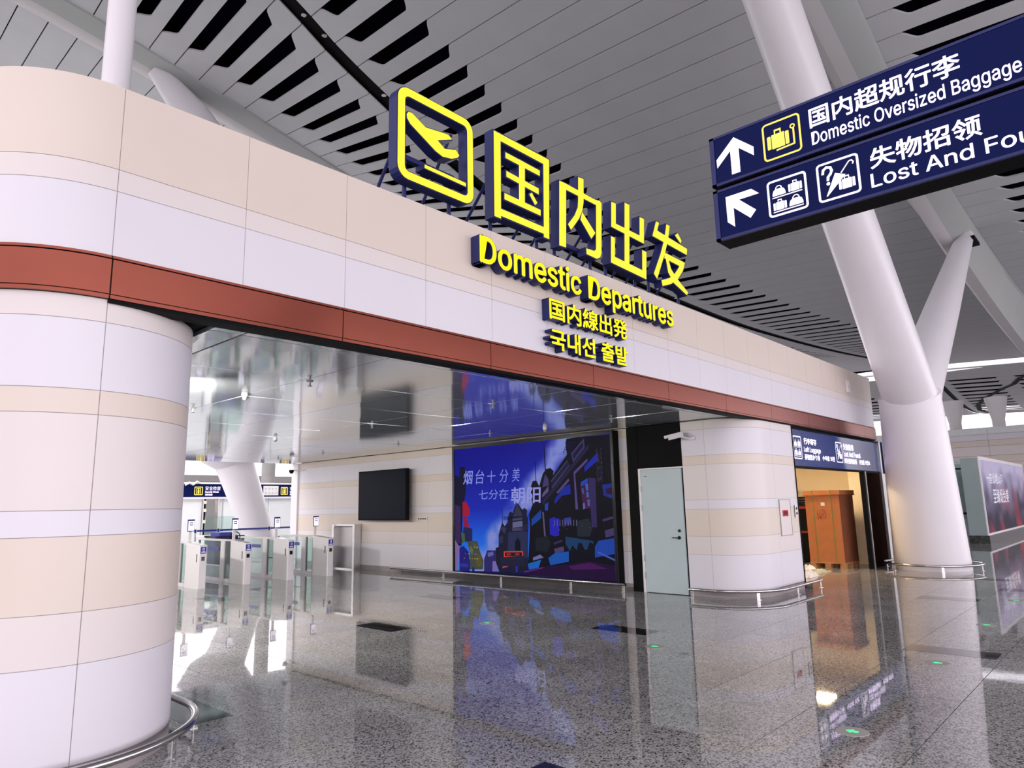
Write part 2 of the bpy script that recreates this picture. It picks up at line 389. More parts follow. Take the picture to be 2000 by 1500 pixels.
for (xa, ya), (xb_, yb_) in zip(ST, ST[1:]):
    q.add([(xa, ya-.2, zr(xa, ya)-.05), (xa, ya+.25, zr(xa, ya)-.05), (xb_, yb_+.25, zr(xb_, yb_)-.05), (xb_, yb_-.2, zr(xb_, yb_)-.05)], [(0, 1, 2, 3)])
q.build('light_channel', BLM, roof)
MB().box(71.75, 71.85, -14, 34, 12.7, 13.6).build('clerestory_glazing', mat('clerestory_daylight_glow', (.8, .8, .85), .4, emit=(.95, .87, .97), es=1.0), roof)  # emission stands in for daylight through the roof gap
# longitudinal beams of the roof
def beam(name, prof, xs, mats, segs):
    b = struct(name)
    for a in range(0, len(xs)-1, segs):
        X = xs[a:a+segs+1]; q = MB(); n = len(prof(X[0]))
        for x in X:
            for y, z in prof(x): q.v.append((x, y, z))
        for i in range(len(X)-1):
            for j in range(n-1): q.f.append((i*n+j, i*n+j+1, i*n+n+j+1, i*n+n+j)); q.m.append(0 if j < 2 else 1)
        q.build('beam_panel', mats, b, smooth=True)
    return b
RB = [(-6, 13.6), (8, 12.2), (12, 11.3), (13.3, 11.0), (15.1, 10.44), (17.2, 9.97), (20.0, 9.6), (23.0, 9.2), (27.6, 8.76), (34, 8.4), (41.4, 8.24), (50, 8.6), (60, 9.8), (70, 11.5)]
beam('trim_2', lambda x: [(3.02, zr(x, 3.0)-.01), (3.10, zr(x, 3.05)-.06), (3.55, min(pc(RB, x)+.06, zr(x, 3.7)-.20)), (3.86, min(pc(RB, x), zr(x, 4)-.24)), (3.96, min(pc(RB, x), zr(x, 4)-.24)+.12), (4.1, zr(x, 4.2))], [-6+i*1.5 for i in range(50)], [BEAM, BEAMW], 4)
beam('trim_3', lambda x: [(18.98, zr(x, 19)+.02), (19.0, zr(x, 19)-.05), (19.55, zr(x, 19)-.17), (19.9, zr(x, 19)-.17), (20.2, zr(x, 20.2)-.08), (20.34, zr(x, 20.3)+.02)], [-6+i*1.25 for i in range(50)], [BEAM, BEAMW], 4)

# ================================================================ PORTAL BUILDING
W_, P_, B_ = WHT, PNK, BEI
bands = [(.12, .70, W_), (.70, 1.01, P_), (1.01, 1.47, B_), (1.47, 1.63, W_), (1.63, 2.24, P_), (2.24, 2.40, B_), (2.40, 2.86, W_), (2.86, 3.02, P_)]
g_ = .0022
def clad(parent, path, cuts, bnds, d0=0, d1=.012, name='cladding_panel'):
    for a, b in zip(cuts, cuts[1:]):
        for z0, z1, m in bnds: panel(sub(path, a+g_, b-g_), z0+g_, z1-g_, d0, d1, m, name, parent)
# left end wall: a long wall with a round nose (centre 1.45, 5.85)
Rl = .838
PL = [(1.45-Rl, 19.4)]+arc(1.45, 5.85, Rl, 180, 360, 36)+[(1.45+Rl, 19.4)]
SL = plen(PL)[-1]; qa = math.pi*Rl/2; c0 = 19.4-5.85
wl_ = struct('wall_left')
panel(PL, 0.0, 3.02, -.10, .009, JNT, 'wall_core', wl_)
clad(wl_, PL, [0, c0/2, c0-1.6, c0, c0+qa, c0+2*qa, c0+2*qa+1.6, c0+2*qa+6, SL], bands)
panel(PL, 0, .115, -.035, -.02, STL, 'plinth', wl_)
# right wall with round corner (centre 11.95, 5.75) and flat front
PRc = [(11.2, 6.2), (11.2, 5.75)]+arc(11.95, 5.75, .75, 180, 270, 20)[1:]+[(13.28, 5.0)]
wr_ = struct('wall_right')
PRc_ = [(x+(.012 if i < 2 else 0), y) for i, (x, y) in enumerate(PRc)]
panel(PRc, 0.0, 3.02, -.10, -.003, JNT, 'wall_core', wr_)
LR = plen(PRc)[-1]; clad(wr_, PRc, [0, .45, .45+1.178+.33, LR], bands, -.012, 0)
panel(PRc, 0, .115, -.035, -.02, STL, 'plinth', wr_)
MB().box(13.268, 13.29, 4.985, 5.4, 0, 3.02).build('edge_trim', BLM, wr_)
# inner wall behind the screens
PW = [(11.3, 19.4), (11.3, 7.35)]
panel(PW, 0.0, 3.03, -.10, -.003, JNT, 'wall_core', wr_)
clad(wr_, PW, [0, 1.9, 3.3, 4.7, 6.1, 7.25, 8.4, 9.55, 10.7, 11.75, 12.05], [(a, b, (B_ if i == 7 else m)) for i, (a, b, m) in enumerate(bands)], -.012, 0)
panel(PW, 0, .115, -.035, -.016, STB, 'plinth', wr_)
MB().box(11.25, 11.5, 19.4, 19.75, 0, 3.03).build('lit_end_post', WPL, wr_)  # added post, its white stands in for the lit wall end
# black recess round the door
dr = struct('trim_1')
MB().box(11.26, 11.30, 6.2, 7.35, 0, 3.02).box(11.19, 11.26, 7.30, 7.35, 0, 3.02).box(11.19, 11.26, 7.12, 7.30, 0, 3.02).box(11.2, 11.26, 6.2, 7.12, 2.24, 3.02).build('black_surround', BLM, dr)
door = struct('door_1')
MB().bbox(11.17, 11.22, 6.23, 7.06, .01, 2.20, .002).build('door_leaf', GRYD, door)
MB().box(11.165, 11.24, 7.065, 7.115, 0, 2.23).box(11.165, 11.24, 6.2, 7.065, 2.205, 2.23).build('door_frame', WPL, door)
for z in (.25, .55, 1.45, 1.8): MB().tube([(11.16, 7.062, z), (11.16, 7.062, z+.11)], .008, 8).build('hinge', STL, door)
h = MB().tube([(11.17, 6.33, .98), (11.155, 6.33, .98)], .03, 16).tube([(11.17, 6.33, .98), (11.12, 6.33, .98), (11.118, 6.45, .98)], .009, 8).build('door_handle', BLK, door, True)
MB().tube([(11.17, 6.32, 1.10), (11.155, 6.32, 1.10)], .026, 16).build('keyhole_rose', BLK, door, True)
MB().box(11.164, 11.17, 6.93, 6.99, 2.08, 2.087).build('name_plate', BLK, door)

# fascia: white, pink and beige bands over the opening, wrapped round both ends
PF = [(1.45-.85, 19.4)]+arc(1.45, 5.85, .85, 180, 270, 20)+[(18.6, 5.0)]+arc(18.6, 5.85, .85, 270, 360, 16)[1:]+[(19.45, 12)]
fa = struct('wall_front'); cF0 = 13.55; cF1 = cF0+math.pi*.85/2
cuts = [0, 7, cF0-1.3, cF0-.0]+[cF1+.92*i for i in range(19)]+[cF1+17.15, cF1+17.15+1.335, cF1+17.15+1.335+6.15]
cuts = [c for i, c in enumerate(cuts) if i == 0 or c-cuts[i-1] > .3]
fb = [(3.325, 3.79, W_), (3.79, 3.95, P_), (3.95, 4.57, B_)]
panel(PF, 3.325, 4.56, -.16, .009, JNT, 'wall_core', fa); panel(PF, 3.03, 3.325, -.16, -.004, JNT, 'wall_core', fa)
clad(fa, PF, cuts, fb, 0, .012)
cutc = [0, 7, cF0-.9]+[cF1+1.815*i for i in range(10)]+[cF1+17.9, cF1+18.6, cF1+24.6]
for a, b in zip(cutc, cutc[1:]):
    P = sub(PF, a+.004, b-.004)
    panel(P, 3.052, 3.292, .0, .035, COP, 'copper_panel', fa); panel(P, 3.022, 3.047, 0, .03, COP, 'copper_drip', fa); panel(P, 3.306, 3.324, 0, .022, COP, 'copper_ledge', fa)
panel(PF, 3.29, 3.31, -.004, .004, BLM, 'shadow_gap', fa)
panel(sub(PF, cF1, cF1+17.1), 2.995, 3.021, -.14, .02, BLM, 'lintel_edge', fa)
# glossy panel ceiling inside the portal
pcl = struct('ceiling')
xb = [2.29, 2.56, 4.0, 5.44, 6.88, 8.32, 9.76, 11.2]; yb = [5.15, 5.36, 6.8, 8.24, 9.68, 11.12, 12.56, 14.0, 15.44, 16.88, 18.32, 19.7]
for i, (x0, x1) in enumerate(zip(xb, xb[1:])):
    for j, (y0, y1) in enumerate(zip(yb, yb[1:])):
        t = (random.random()-.5)*.010; MB().add([(x0+.007, y0+.007, 3.03+t), (x1-.007, y0+.007, 3.03-t), (x1-.007, y1-.007, 3.03), (x0+.007, y1-.007, 3.03), (x0+.004, y0+.004, 3.06), (x1-.004, y0+.004, 3.06), (x1-.004, y1-.004, 3.06), (x0+.004, y1-.004, 3.06)],
            [(0, 3, 2, 1), (0, 1, 5, 4), (1, 2, 6, 5), (2, 3, 7, 6), (3, 0, 4, 7)]).build('ceiling_panel', CPN, pcl)
MB().box(11.2, 13.28, 5.12, 6.2, 3.03, 3.06).build('ceiling_panel', CPN, pcl)
MB().box(1.45, 18.6, 5.17, 19.7, 3.065, 3.10).build('ceiling_core', BLM, pcl); MB().box(1.45, 18.6, 5.17, 19.4, 4.40, 4.5).build('roof_deck', mat('dusty_grey_deck', (.09, .085, .08), .9, var=.15), pcl)
MB().box(2.3, 11.3, 19.65, 19.75, 3.03, 3.6).build('rear_fascia', WPL, pcl)
sprk = None
for n, (x, y) in enumerate(((4.08, 6.84), (3.98, 9.69), (7.07, 9.80), (6.96, 6.78), (9.78, 9.62), (9.7, 12.45), (9.64, 15.44), (9.8, 6.72), (6.95, 15.44), (4, 12.6), (9.6, 17.6))):
    z = 3.03; q = MB().tube([(x, y, z), (x, y, z-.008)], .04, 14).tube([(x, y, z), (x, y, z-.055)], .012, 8).tube([(x, y, z-.055), (x, y, z-.06)], .028, 10)
    o = q.build('sprinkler', GRY, None, True)
    tag(o, ['small steel ceiling sprinkler nearest the copper band, over the left of the opening', 'small steel ceiling sprinkler close to the left pillar edge', 'steel ceiling sprinkler right of the middle, over the gates side', 'steel ceiling sprinkler just under the copper band at mid opening', 'steel ceiling sprinkler above the left edge of the video screen', 'steel ceiling sprinkler above the wall television', 'steel ceiling sprinkler between television and wall end', 'steel ceiling sprinkler above right edge of the video screen', 'steel ceiling sprinkler over the turnstiles at left', 'steel ceiling sprinkler beside the left pillar, deep in the passage', 'steel ceiling sprinkler nearest the far end of the inner wall'][n], 'sprinkler', 'sprinklers in the portal ceiling')
for n, (x, y, l) in enumerate(((3.93, 8.07, 'white round detector hanging under the ceiling near the left pillar'), (6.85, 12.7, 'white round detector on the ceiling over the turnstiles'), (9.85, 8.25, 'white round detector on the ceiling above the middle of the video screen'))):
    d = thing('ceiling_detector', l, 'detector', (x, y, 3.03), 'detectors in the portal ceiling')
    MB().tube([(x, y, 3.03), (x, y, 3.0), (x, y, 2.985)], [.04, .04, .037], 16).build('housing', WPL, d, True)
    MB().tube([(x, y, 2.985), (x, y, 2.96), (x, y, 2.945)], [.032, .03, .016], 14).build('sensor', GRY, d, True)

# ================================================================ SLANTED COLUMNS
def column(label, group, segs, name='slanted_column'):
    c = thing(name, label, 'column', segs[0][1][0], group)
    for nm, pts, rs in segs: MB().tube(pts, rs, 40).build(nm, COLW, c, True)
    return c
col = column('huge white slanted branching column standing right of the lit sign, ringed by a steel rail', 'white roof columns', [
    ('shaft', [(18.24, 3.98, 0), (17.53, 3.88, 3.86)], [.765, .625]),
    ('collar', [(17.55, 3.88, 3.76), (17.52, 3.88, 3.87), (17.47, 3.88, 3.93)], [.64, .64, .56]),
    ('branch', [(17.52, 3.85, 3.80), (15.2, 3.85, 6.18), (12.6, 3.85, 8.75), (10.3, 3.85, 11.05), (9.6, 3.85, 11.75)], [.56, .50, .45, .42, .41]),
    ('branch', [(17.4, 3.85, 3.6), (20.9, 3.59, 6.55), (24.3, 3.33, 9.45)], [.55, .41, .235])])
MB().box(23.9, 24.75, 3.04, 3.62, 9.20, 9.30).build('socket', BLM, col)
column('white tapering column limb rising behind the fascia top at upper left, pinned to the roof beam', 'white roof columns', [
    ('branch', [(9.8, 19.6, 10.9), (8.6, 19.6, 12.1), (7.51, 19.6, 13.24), (6.65, 19.6, 14.02), (6.36, 19.6, 14.2)], [.58, .56, .50, .31, .21]),
    ('pin_joint', [(6.4, 19.6, 14.15), (6.1, 19.6, 14.35), (5.8, 19.6, 14.5)], [.10, .10, .16]),
    ('shaft', [(12.2, 19.6, 4.5), (12.0, 19.6, 8.7), (9.8, 19.6, 10.9)], [.62, .60, .58])])
column('white slanted column seen through the portal behind the turnstiles', 'white roof columns', [
    ('shaft', [(12.62, 24, 0), (12.1, 24, 1.6), (11.42, 24, 3.3)], [.54, .56, .66]),
    ('capital', [(11.42, 24, 3.3), (11.3, 24, 3.6), (11.1, 24, 4.3)], [.66, 1.0, 1.2])])
pl = thing('white_pole', 'white vertical tube pole rising from the portal roof at upper left', 'pole', (2.22, 8, 4.5))
MB().tube([(2.22, 8, 4.5), (2.22, 8, zr(2.22, 8)-.03)], .145, 28).build('tube', COLW, pl, True)
MB().tube([(2.22, 8, 4.5), (2.22, 8, 4.56)], .22, 20).build('base_flange', COLW, pl, True)

# ================================================================ GUARD RAILS
def rail(label, path, posts, z=.135, r=.027, out=None):
    t = thing('guard_rail', label, 'rail', (path[0][0], path[0][1], 0), 'low steel guard rails')
    MB().tube([(x, y, z) for x, y in path], r, 12).build('handrail', STL, t, True)
    for x, y, a in posts:
        m_ = Matrix.Translation((x, y, 0)) @ Matrix.Rotation(a, 4, 'Z')
        pq = MB().bbox(-.006, .006, -.028, .028, 0, z-.005, .002, 0, m_).bbox(-.03, .03, -.04, .04, 0, .006, .003, 0, m_); pst = pq.build('post', STB, t)
        for zz in (.03, .085): MB().tube([m_ @ Vector((-.012, 0, zz)), m_ @ Vector((.012, 0, zz))], .007, 8).build('bolt', STL, pst)
rail('low curved steel rail round the foot of the left pillar', [(.43, 8)]+arc(1.45, 5.85, 1.02, 180, 360, 40)+[(2.47, 7.4)],
     [(1.45+1.02*math.cos(math.radians(a)), 5.85+1.02*math.sin(math.radians(a)), math.radians(a)) for a in (195, 232, 270, 308, 345)])
rail('low curved steel rail round the foot of the banded pillar beside the grey door', [(10.98, 6.1), (10.98, 5.75)]+arc(11.95, 5.75, .97, 180, 270, 24)[1:]+[(13.5, 4.78)],
     [(10.98, 6.05, math.pi), (11.95+.97*math.cos(math.radians(228)), 5.75+.97*math.sin(math.radians(228)), math.radians(228)), (12.35, 4.78, -math.pi/2), (13.45, 4.78, -math.pi/2)])
rail('low straight steel rail along the wall under the video screen', [(10.97, 14.35), (10.97, 7.38)], [(10.97, y, 0) for y in (14.28, 12.37, 10.53, 8.65, 7.43)])
rail('low round steel rail ringing the foot of the big slanted column', arc(18.24, 3.98, .98, 0, 360, 48), [(18.24+.98*math.cos(a*math.pi/3+.4), 3.98+.98*math.sin(a*math.pi/3+.4), a*math.pi/3+.4) for a in range(6)])

# ================================================================ ROOF-TOP SIGN
MAIN = {'icon': [[(3.939, 5.448), (3.984, 5.454), (4.157, 5.371), (4.434, 5.412), (4.472, 5.411), (4.514, 5.383), (4.316, 5.294), (4.413, 5.237), (4.571, 5.284), (4.617, 5.239), (4.589, 5.204), (4.507, 5.163), (4.383, 5.14), (4.287, 5.166), (3.962, 5.328), (3.921, 5.375), (3.916, 5.415)], [(4.145, 4.965), (4.709, 4.962), (4.709, 4.921), (4.145, 4.927)]], 'guo': [[(5.153, 5.748), (6.12, 5.759), (6.07, 4.712), (5.971, 4.711), (5.973, 4.751), (5.237, 4.759), (5.236, 4.723), (5.129, 4.728)], [(5.267, 5.661), (6.007, 5.653), (5.97, 4.849), (5.245, 4.846)], [(5.326, 5.559), (5.936, 5.551), (5.932, 5.469), (5.324, 5.477)], [(5.556, 5.558), (5.668, 5.555), (5.646, 4.968), (5.536, 4.973)], [(5.334, 5.335), (5.905, 5.311), (5.902, 5.223), (5.332, 5.252)], [(5.294, 5.055), (5.93, 5.047), (5.926, 4.962), (5.292, 4.967)], [(5.717, 5.175), (5.772, 5.216), (5.874, 5.112), (5.824, 5.062)]], 'nei': [[(6.3, 5.552), (6.443, 5.559), (6.395, 4.698), (6.255, 4.69)], [(6.407, 5.558), (7.088, 5.544), (7.082, 5.467), (6.402, 5.468)], [(6.693, 5.739), (6.816, 5.75), (6.794, 5.416), (6.76, 5.296), (6.684, 5.163), (6.506, 4.955), (6.441, 5.019), (6.585, 5.181), (6.659, 5.312), (6.673, 5.414)], [(6.748, 5.284), (7.026, 5.069), (6.929, 4.959), (6.706, 5.158)], [(7.068, 5.548), (7.157, 5.559), (7.196, 5.534), (7.143, 4.823), (7.11, 4.756), (7.028, 4.715), (6.805, 4.723), (6.803, 4.806), (6.977, 4.816), (7.018, 4.847)]], 'chu': [[(7.424, 5.638), (7.54, 5.647), (7.509, 5.272), (7.395, 5.269)], [(7.401, 5.348), (8.222, 5.345), (8.212, 5.244), (7.394, 5.264)], [(7.753, 5.732), (7.883, 5.736), (7.795, 4.77), (7.669, 4.777)], [(8.127, 5.632), (8.251, 5.637), (8.216, 5.289), (8.093, 5.282)], [(7.375, 5.132), (7.476, 5.132), (7.445, 4.759), (7.345, 4.752)], [(7.354, 4.861), (8.231, 4.831), (8.219, 4.714), (7.344, 4.747)], [(8.145, 5.14), (8.263, 5.14), (8.219, 4.714), (8.107, 4.717)]], 'fa': [[(8.581, 5.703), (8.678, 5.707), (8.607, 5.565), (9.493, 5.516), (9.467, 5.402), (8.453, 5.435)], [(8.884, 5.749), (8.989, 5.748), (8.9, 5.479), (8.771, 5.218), (8.517, 4.789), (8.431, 4.858), (8.654, 5.215), (8.79, 5.476)], [(9.121, 5.636), (9.216, 5.701), (9.33, 5.604), (9.289, 5.54)], [(8.777, 5.27), (9.387, 5.262), (9.334, 5.155), (8.755, 5.169)], [(9.249, 5.227), (9.387, 5.262), (9.312, 5.112), (9.143, 4.943), (8.914, 4.806), (8.658, 4.715), (8.633, 4.805), (8.873, 4.894), (9.044, 5.005), (9.165, 5.12)], [(8.79, 5.209), (8.869, 5.215), (8.943, 5.051), (9.09, 4.945), (9.426, 4.789), (9.379, 4.73), (8.997, 4.839), (8.845, 4.971)]]}
YF, YBK = 4.93, 5.06
fr = FY(YF)
def sign_char(key, label, name='sign_character'):
    P = MAIN[key]; xs = [p[0] for q in P for p in q]; zs = [p[1] for q in P for p in q]; x0, x1, z0 = min(xs), max(xs), min(zs)
    t = thing(name, label, 'sign', (x0, YBK, 4.56), 'lit yellow characters standing on the fascia')
    b = MB(); f = MB(); D = YF-YBK
    if key == 'guo':
        O, I = P[0], P[1]
        o4 = [O[0], O[1], (O[1][0]-.045, O[3][1]+.03), (O[0][0]-.015, O[3][1]+.03)]
        for B_b, off, d0, d1 in ((b, .010, D, -.004), (f, -.006, None, .0)):
            bars = [[(5.141, 5.753), (5.262, 5.753), (5.245, 4.72), (5.129, 4.72)], [(5.141, 5.753), (6.12, 5.759), (6.12, 5.652), (5.141, 5.655)],
                    [(6.0, 5.755), (6.12, 5.759), (6.075, 4.712), (5.965, 4.712)], [(5.13, 4.848), (6.07, 4.848), (6.07, 4.752), (5.13, 4.752)]]
            for k, s_ in enumerate(bars+P[2:]): poly(B_b, grow(s_, off), lambda u, v, d, k=k: (u, YF-d-.0004*k, v), d0, d1)
    elif key == 'icon':
        R0, R1 = rrect(3.808, 4.818, 4.735, 5.70, .13), rrect(3.895, 4.735, 4.815, 5.615, .055)
        ring(b, rrect(3.798, 4.828, 4.725, 5.71, .14), rrect(3.905, 4.725, 4.825, 5.605, .05), fr, D, -.004)
        ring(f, R0, R1, fr, None, 0)
        for s_ in P: poly(b, grow(s_, .010), fr, D, -.004); poly(f, ccw(s_), fr, None, 0)
    else:
        for k, s_ in enumerate(P):
            poly(b, grow(s_, .010), lambda u, v, d, k=k: (u, YF-d-.0004*k, v), D, -.004); poly(f, grow(s_, -.004), lambda u, v, d, k=k: (u, YF-d-.0004*k, v), None, 0)
    b.build('letter_body', NAVY, t); f.build('lit_face', YEL, t)
    for x in (x0+.10, x1-.10):
        MB().tube([(x, YBK+.03, 4.5), (x, YBK+.03, z0+.16)], .022, 8).build('post', NAVY, t)
        MB().tube([(x, YBK+.75, 4.5), (x+.02, YBK+.01, z0+.62)], .018, 8).build('brace', NAVY, t)
    MB().box(x0+.05, x1-.05, YBK, YBK+.06, z0+.10, z0+.15).build('cross_bar', NAVY, t)
    return t
sign_char('icon', 'large yellow pictogram of a plane taking off in a rounded square on the fascia', 'sign_pictogram')
sign_char('guo', 'large lit yellow character 国, first of the four on the fascia')
sign_char('nei', 'large lit yellow character 内, second of the four on the fascia')
sign_char('chu', 'large lit yellow character 出, third of the four on the fascia')
sign_char('fa', 'large lit yellow character 发, last of the four on the fascia')
def raised(s, u0, u1, v0, v1, y0, y1, label, cap=False, off=.02, group=None):
    t = thing('wall_lettering', label, 'lettering', (u0, y0, v0), 'raised yellow lettering fixed on the white fascia')
    A = fit(layout(s, off+.012), u0-.006, u1+.006, v0-.006, v1+.006, cap); B = fit(layout(s, off-.004), u0, u1, v0, v1, cap)
    for (ch, vs, fs), (_, v2, f2) in zip(A, B):
        q = MB(); solid(q, vs, fs, FY(y1), y1-y0, -.002, 0); solid(q, v2, f2, FY(y1), None, .001, 1); q.build('letter', [NAVY, YEL], t)
    return t
raised('Domestic Departures', 4.83, 8.79, 4.115, 4.41, 4.985, 4.86, 'raised yellow English lettering reading Domestic Departures, on the beige band', True, .022)
raised('国内線出発', 5.97, 7.58, 3.715, 3.975, 4.985, 4.88, 'raised yellow Japanese lettering 国内線出発 under the English line', False, .022)
raised('국내선 출발', 5.97, 7.56, 3.36, 3.61, 4.985, 4.88, 'raised yellow Korean lettering 국내선 출발, lowest line on the fascia', False, .026)

# ================================================================ HANGING DIRECTION SIGNS
def pict_frame(mb, u0, u1, v0, v1, fr, t=.012, r=.03): ring(mb, rrect(u0, u1, v0, v1, r), rrect(u0+t, u1-t, v0+t, v1-t, r*.55), fr, None, .002)
def suitcase(mb, x, y, w, h, fr):
    g = w*.035
    poly(mb, rrect(x, x+w*.17, y, y+h*.72, w*.05), fr, None, .002); poly(mb, rrect(x+w*.83, x+w, y, y+h*.72, w*.05), fr, None, .002)
    poly(mb, [(x+w*.17+g, y-h*.02), (x+w*.83-g, y-h*.02), (x+w*.83-g, y+h*.75), (x+w*.17+g, y+h*.75)], fr, None, .002)
    ring(mb, [(x+w*.34, y+h*.75), (x+w*.66, y+h*.75), (x+w*.66, y+h), (x+w*.34, y+h)], [(x+w*.40, y+h*.75), (x+w*.60, y+h*.75), (x+w*.60, y+h*.9), (x+w*.40, y+h*.9)], fr, None, .002)
def bag(mb, x, y, w, h, fr):
    poly(mb, [(x, y), (x+w, y), (x+w*.99, y+h*.22), (x+w*.9, y+h*.5), (x+w*.74, y+h*.62), (x+w*.26, y+h*.62), (x+w*.1, y+h*.5), (x+w*.01, y+h*.22)], fr, None, .002)
    O = arc(x+w*.5, y+h*.62, w*.26, 0, 180, 10); I = arc(x+w*.5, y+h*.62, w*.18, 0, 180, 10)
    for i in range(10): mb.add([fr(*p, .002) for p in (O[i], O[i+1], I[i+1], I[i])], [(0, 1, 2, 3)])
def locker_icon(mb, u0, v0, w, h, fr):
    pict_frame(mb, u0, u0+w, v0, v0+h, fr, w*.055, w*.1)
    bag(mb, u0+w*.13, v0+h*.56, w*.34, h*.30, fr); suitcase(mb, u0+w*.54, v0+h*.56, w*.34, h*.28, fr)
    suitcase(mb, u0+w*.13, v0+h*.17, w*.34, h*.28, fr); bag(mb, u0+w*.53, v0+h*.17, w*.35, h*.30, fr)
    poly(mb, [(u0+w*.12, v0+h*.50), (u0+w*.88, v0+h*.50), (u0+w*.88, v0+h*.53), (u0+w*.12, v0+h*.53)], fr, None, .002)
    poly(mb, [(u0+w*.12, v0+h*.11), (u0+w*.88, v0+h*.11), (u0+w*.88, v0+h*.14), (u0+w*.12, v0+h*.14)], fr, None, .002)
def stroke(mb, pts, wd, fr):
    for a, b in zip(pts, pts[1:]):
        a, b = Vector(a), Vector(b); t = (b-a).normalized(); n = Vector((-t.y, t.x))*wd/2; e = t*wd*.25
        poly(mb, [tuple(a-n-e), tuple(b-n+e), tuple(b+n+e), tuple(a+n-e)], fr, None, .002)
def lost_icon(mb, u0, v0, w, h, fr):
    pict_frame(mb, u0, u0+w, v0, v0+h, fr, w*.055, w*.1)
    U = lambda a, b: (u0+w*a, v0+h*b)
    stroke(mb, [U(.15, .72), U(.17, .82), U(.25, .87), U(.34, .84), U(.37, .75), U(.33, .67), U(.27, .61), U(.26, .53)], w*.065, fr)
    poly(mb, arc(*U(.26, .44), w*.045, 0, 330, 11), fr, None, .002)
    poly(mb, [U(.19, .13), U(.215, .12), U(.68, .55), U(.44, .66)], fr, None, .002)
    stroke(mb, [U(.58, .62), U(.78, .85), U(.84, .86), U(.88, .80), U(.86, .76)], w*.03, fr)
    suitcase(mb, u0+w*.50, v0+h*.20, w*.38, h*.32, fr)
XS = 4.5; fx = FX(XS)
def hang_box(z0, z1, label):
    t = thing('hanging_sign', label, 'sign', (XS+.1, .2, z1), 'dark blue hanging direction signs')
    MB().box(XS+.001, XS+.20, -1.6, 2.098, z0+.001, z1-.001).build('casing', BLM, t)
    MB().box(XS-.006, XS+.004, -1.56, 2.06, z0+.02, z1-.02).build('lit_panel', NAVP, t)
    q = MB()
    for a in ((-1.6, 2.098, z0, z0+.018), (-1.6, 2.098, z1-.018, z1), (2.064, 2.098, z0, z1), (-1.6, -1.566, z0, z1)): q.box(XS-.010, XS+.012, *a)
    q.build('rim', NAVY, t); return t
hu = hang_box(3.855, 4.236, 'dark blue hanging sign pointing ahead to Domestic Oversized Baggage, upper of the two')
hl = hang_box(3.44, 3.822, 'dark blue hanging sign pointing to Lost And Found, lower of the two')
for y in (-1.35, -.35): MB().tube([(XS+.1, y, 4.236), (XS+.1, y, zr(XS, y)+.02)], .012, 8).build('suspension_rod', STL, hu)
for y in (-1.2, .2, 1.6): MB().tube([(XS+.1, y, 3.822), (XS+.1, y, 3.855)], .02, 8).build('link_bolt', STL, hl)
fx = FX(XS-.006)
q = MB(); poly(q, ccw([(-1.912, 4.183), (-1.772, 4.055), (-1.774, 3.990), (-1.880, 4.088), (-1.880, 3.905), (-1.944, 3.905), (-1.944, 4.088), (-2.050, 3.990), (-2.052, 4.055)]), fx, None, .002); q.build('arrow', WLT, hu)
q = MB(); pict_frame(q, -1.705, -1.444, 3.905, 4.182, fx, .013, .03)
suitcase(q, -1.674, 3.985, .150, .135, fx); O = arc(-1.497, 4.100, .018, 0, 360, 14)[:-1]; ring(q, O, arc(-1.497, 4.100, .009, 0, 360, 14)[:-1], fx, None, .002)
stroke(q, [(-1.492, 4.083), (-1.492, 3.972), (-1.612, 3.966)], .012, fx); q.build('baggage_symbol', YLT, hu)
text_flat('国内超规行李', -1.385, -.520, 4.030, 4.175, fx, WLT, hu, off=.018)
text_flat('Domestic Oversized Baggage', -1.381, -.243, 3.912, 4.003, fx, WLT, hu, cap=True, off=.010)
q = MB(); poly(q, ccw([(-2.006, 3.752), (-1.815, 3.752), (-1.762, 3.702), (-1.908, 3.702), (-1.792, 3.590), (-1.836, 3.543), (-1.952, 3.655), (-1.952, 3.512), (-2.004, 3.562)]), fx, None, .002); q.build('arrow', WLT, hl)
q = MB(); locker_icon(q, -1.706, 3.495, .266, .262, fx); q.build('locker_symbol', WLT, hl)
q = MB(); lost_icon(q, -1.375, 3.495, .260, .266, fx); q.build('lost_property_symbol', WLT, hl)
text_flat('失物招领', -1.052, -.463, 3.615, 3.752, fx, WLT, hl, off=.018)
text_flat('Lost And Found', -1.059, -.08, 3.498, 3.588, fx, WLT, hl, cap=True, off=.010)

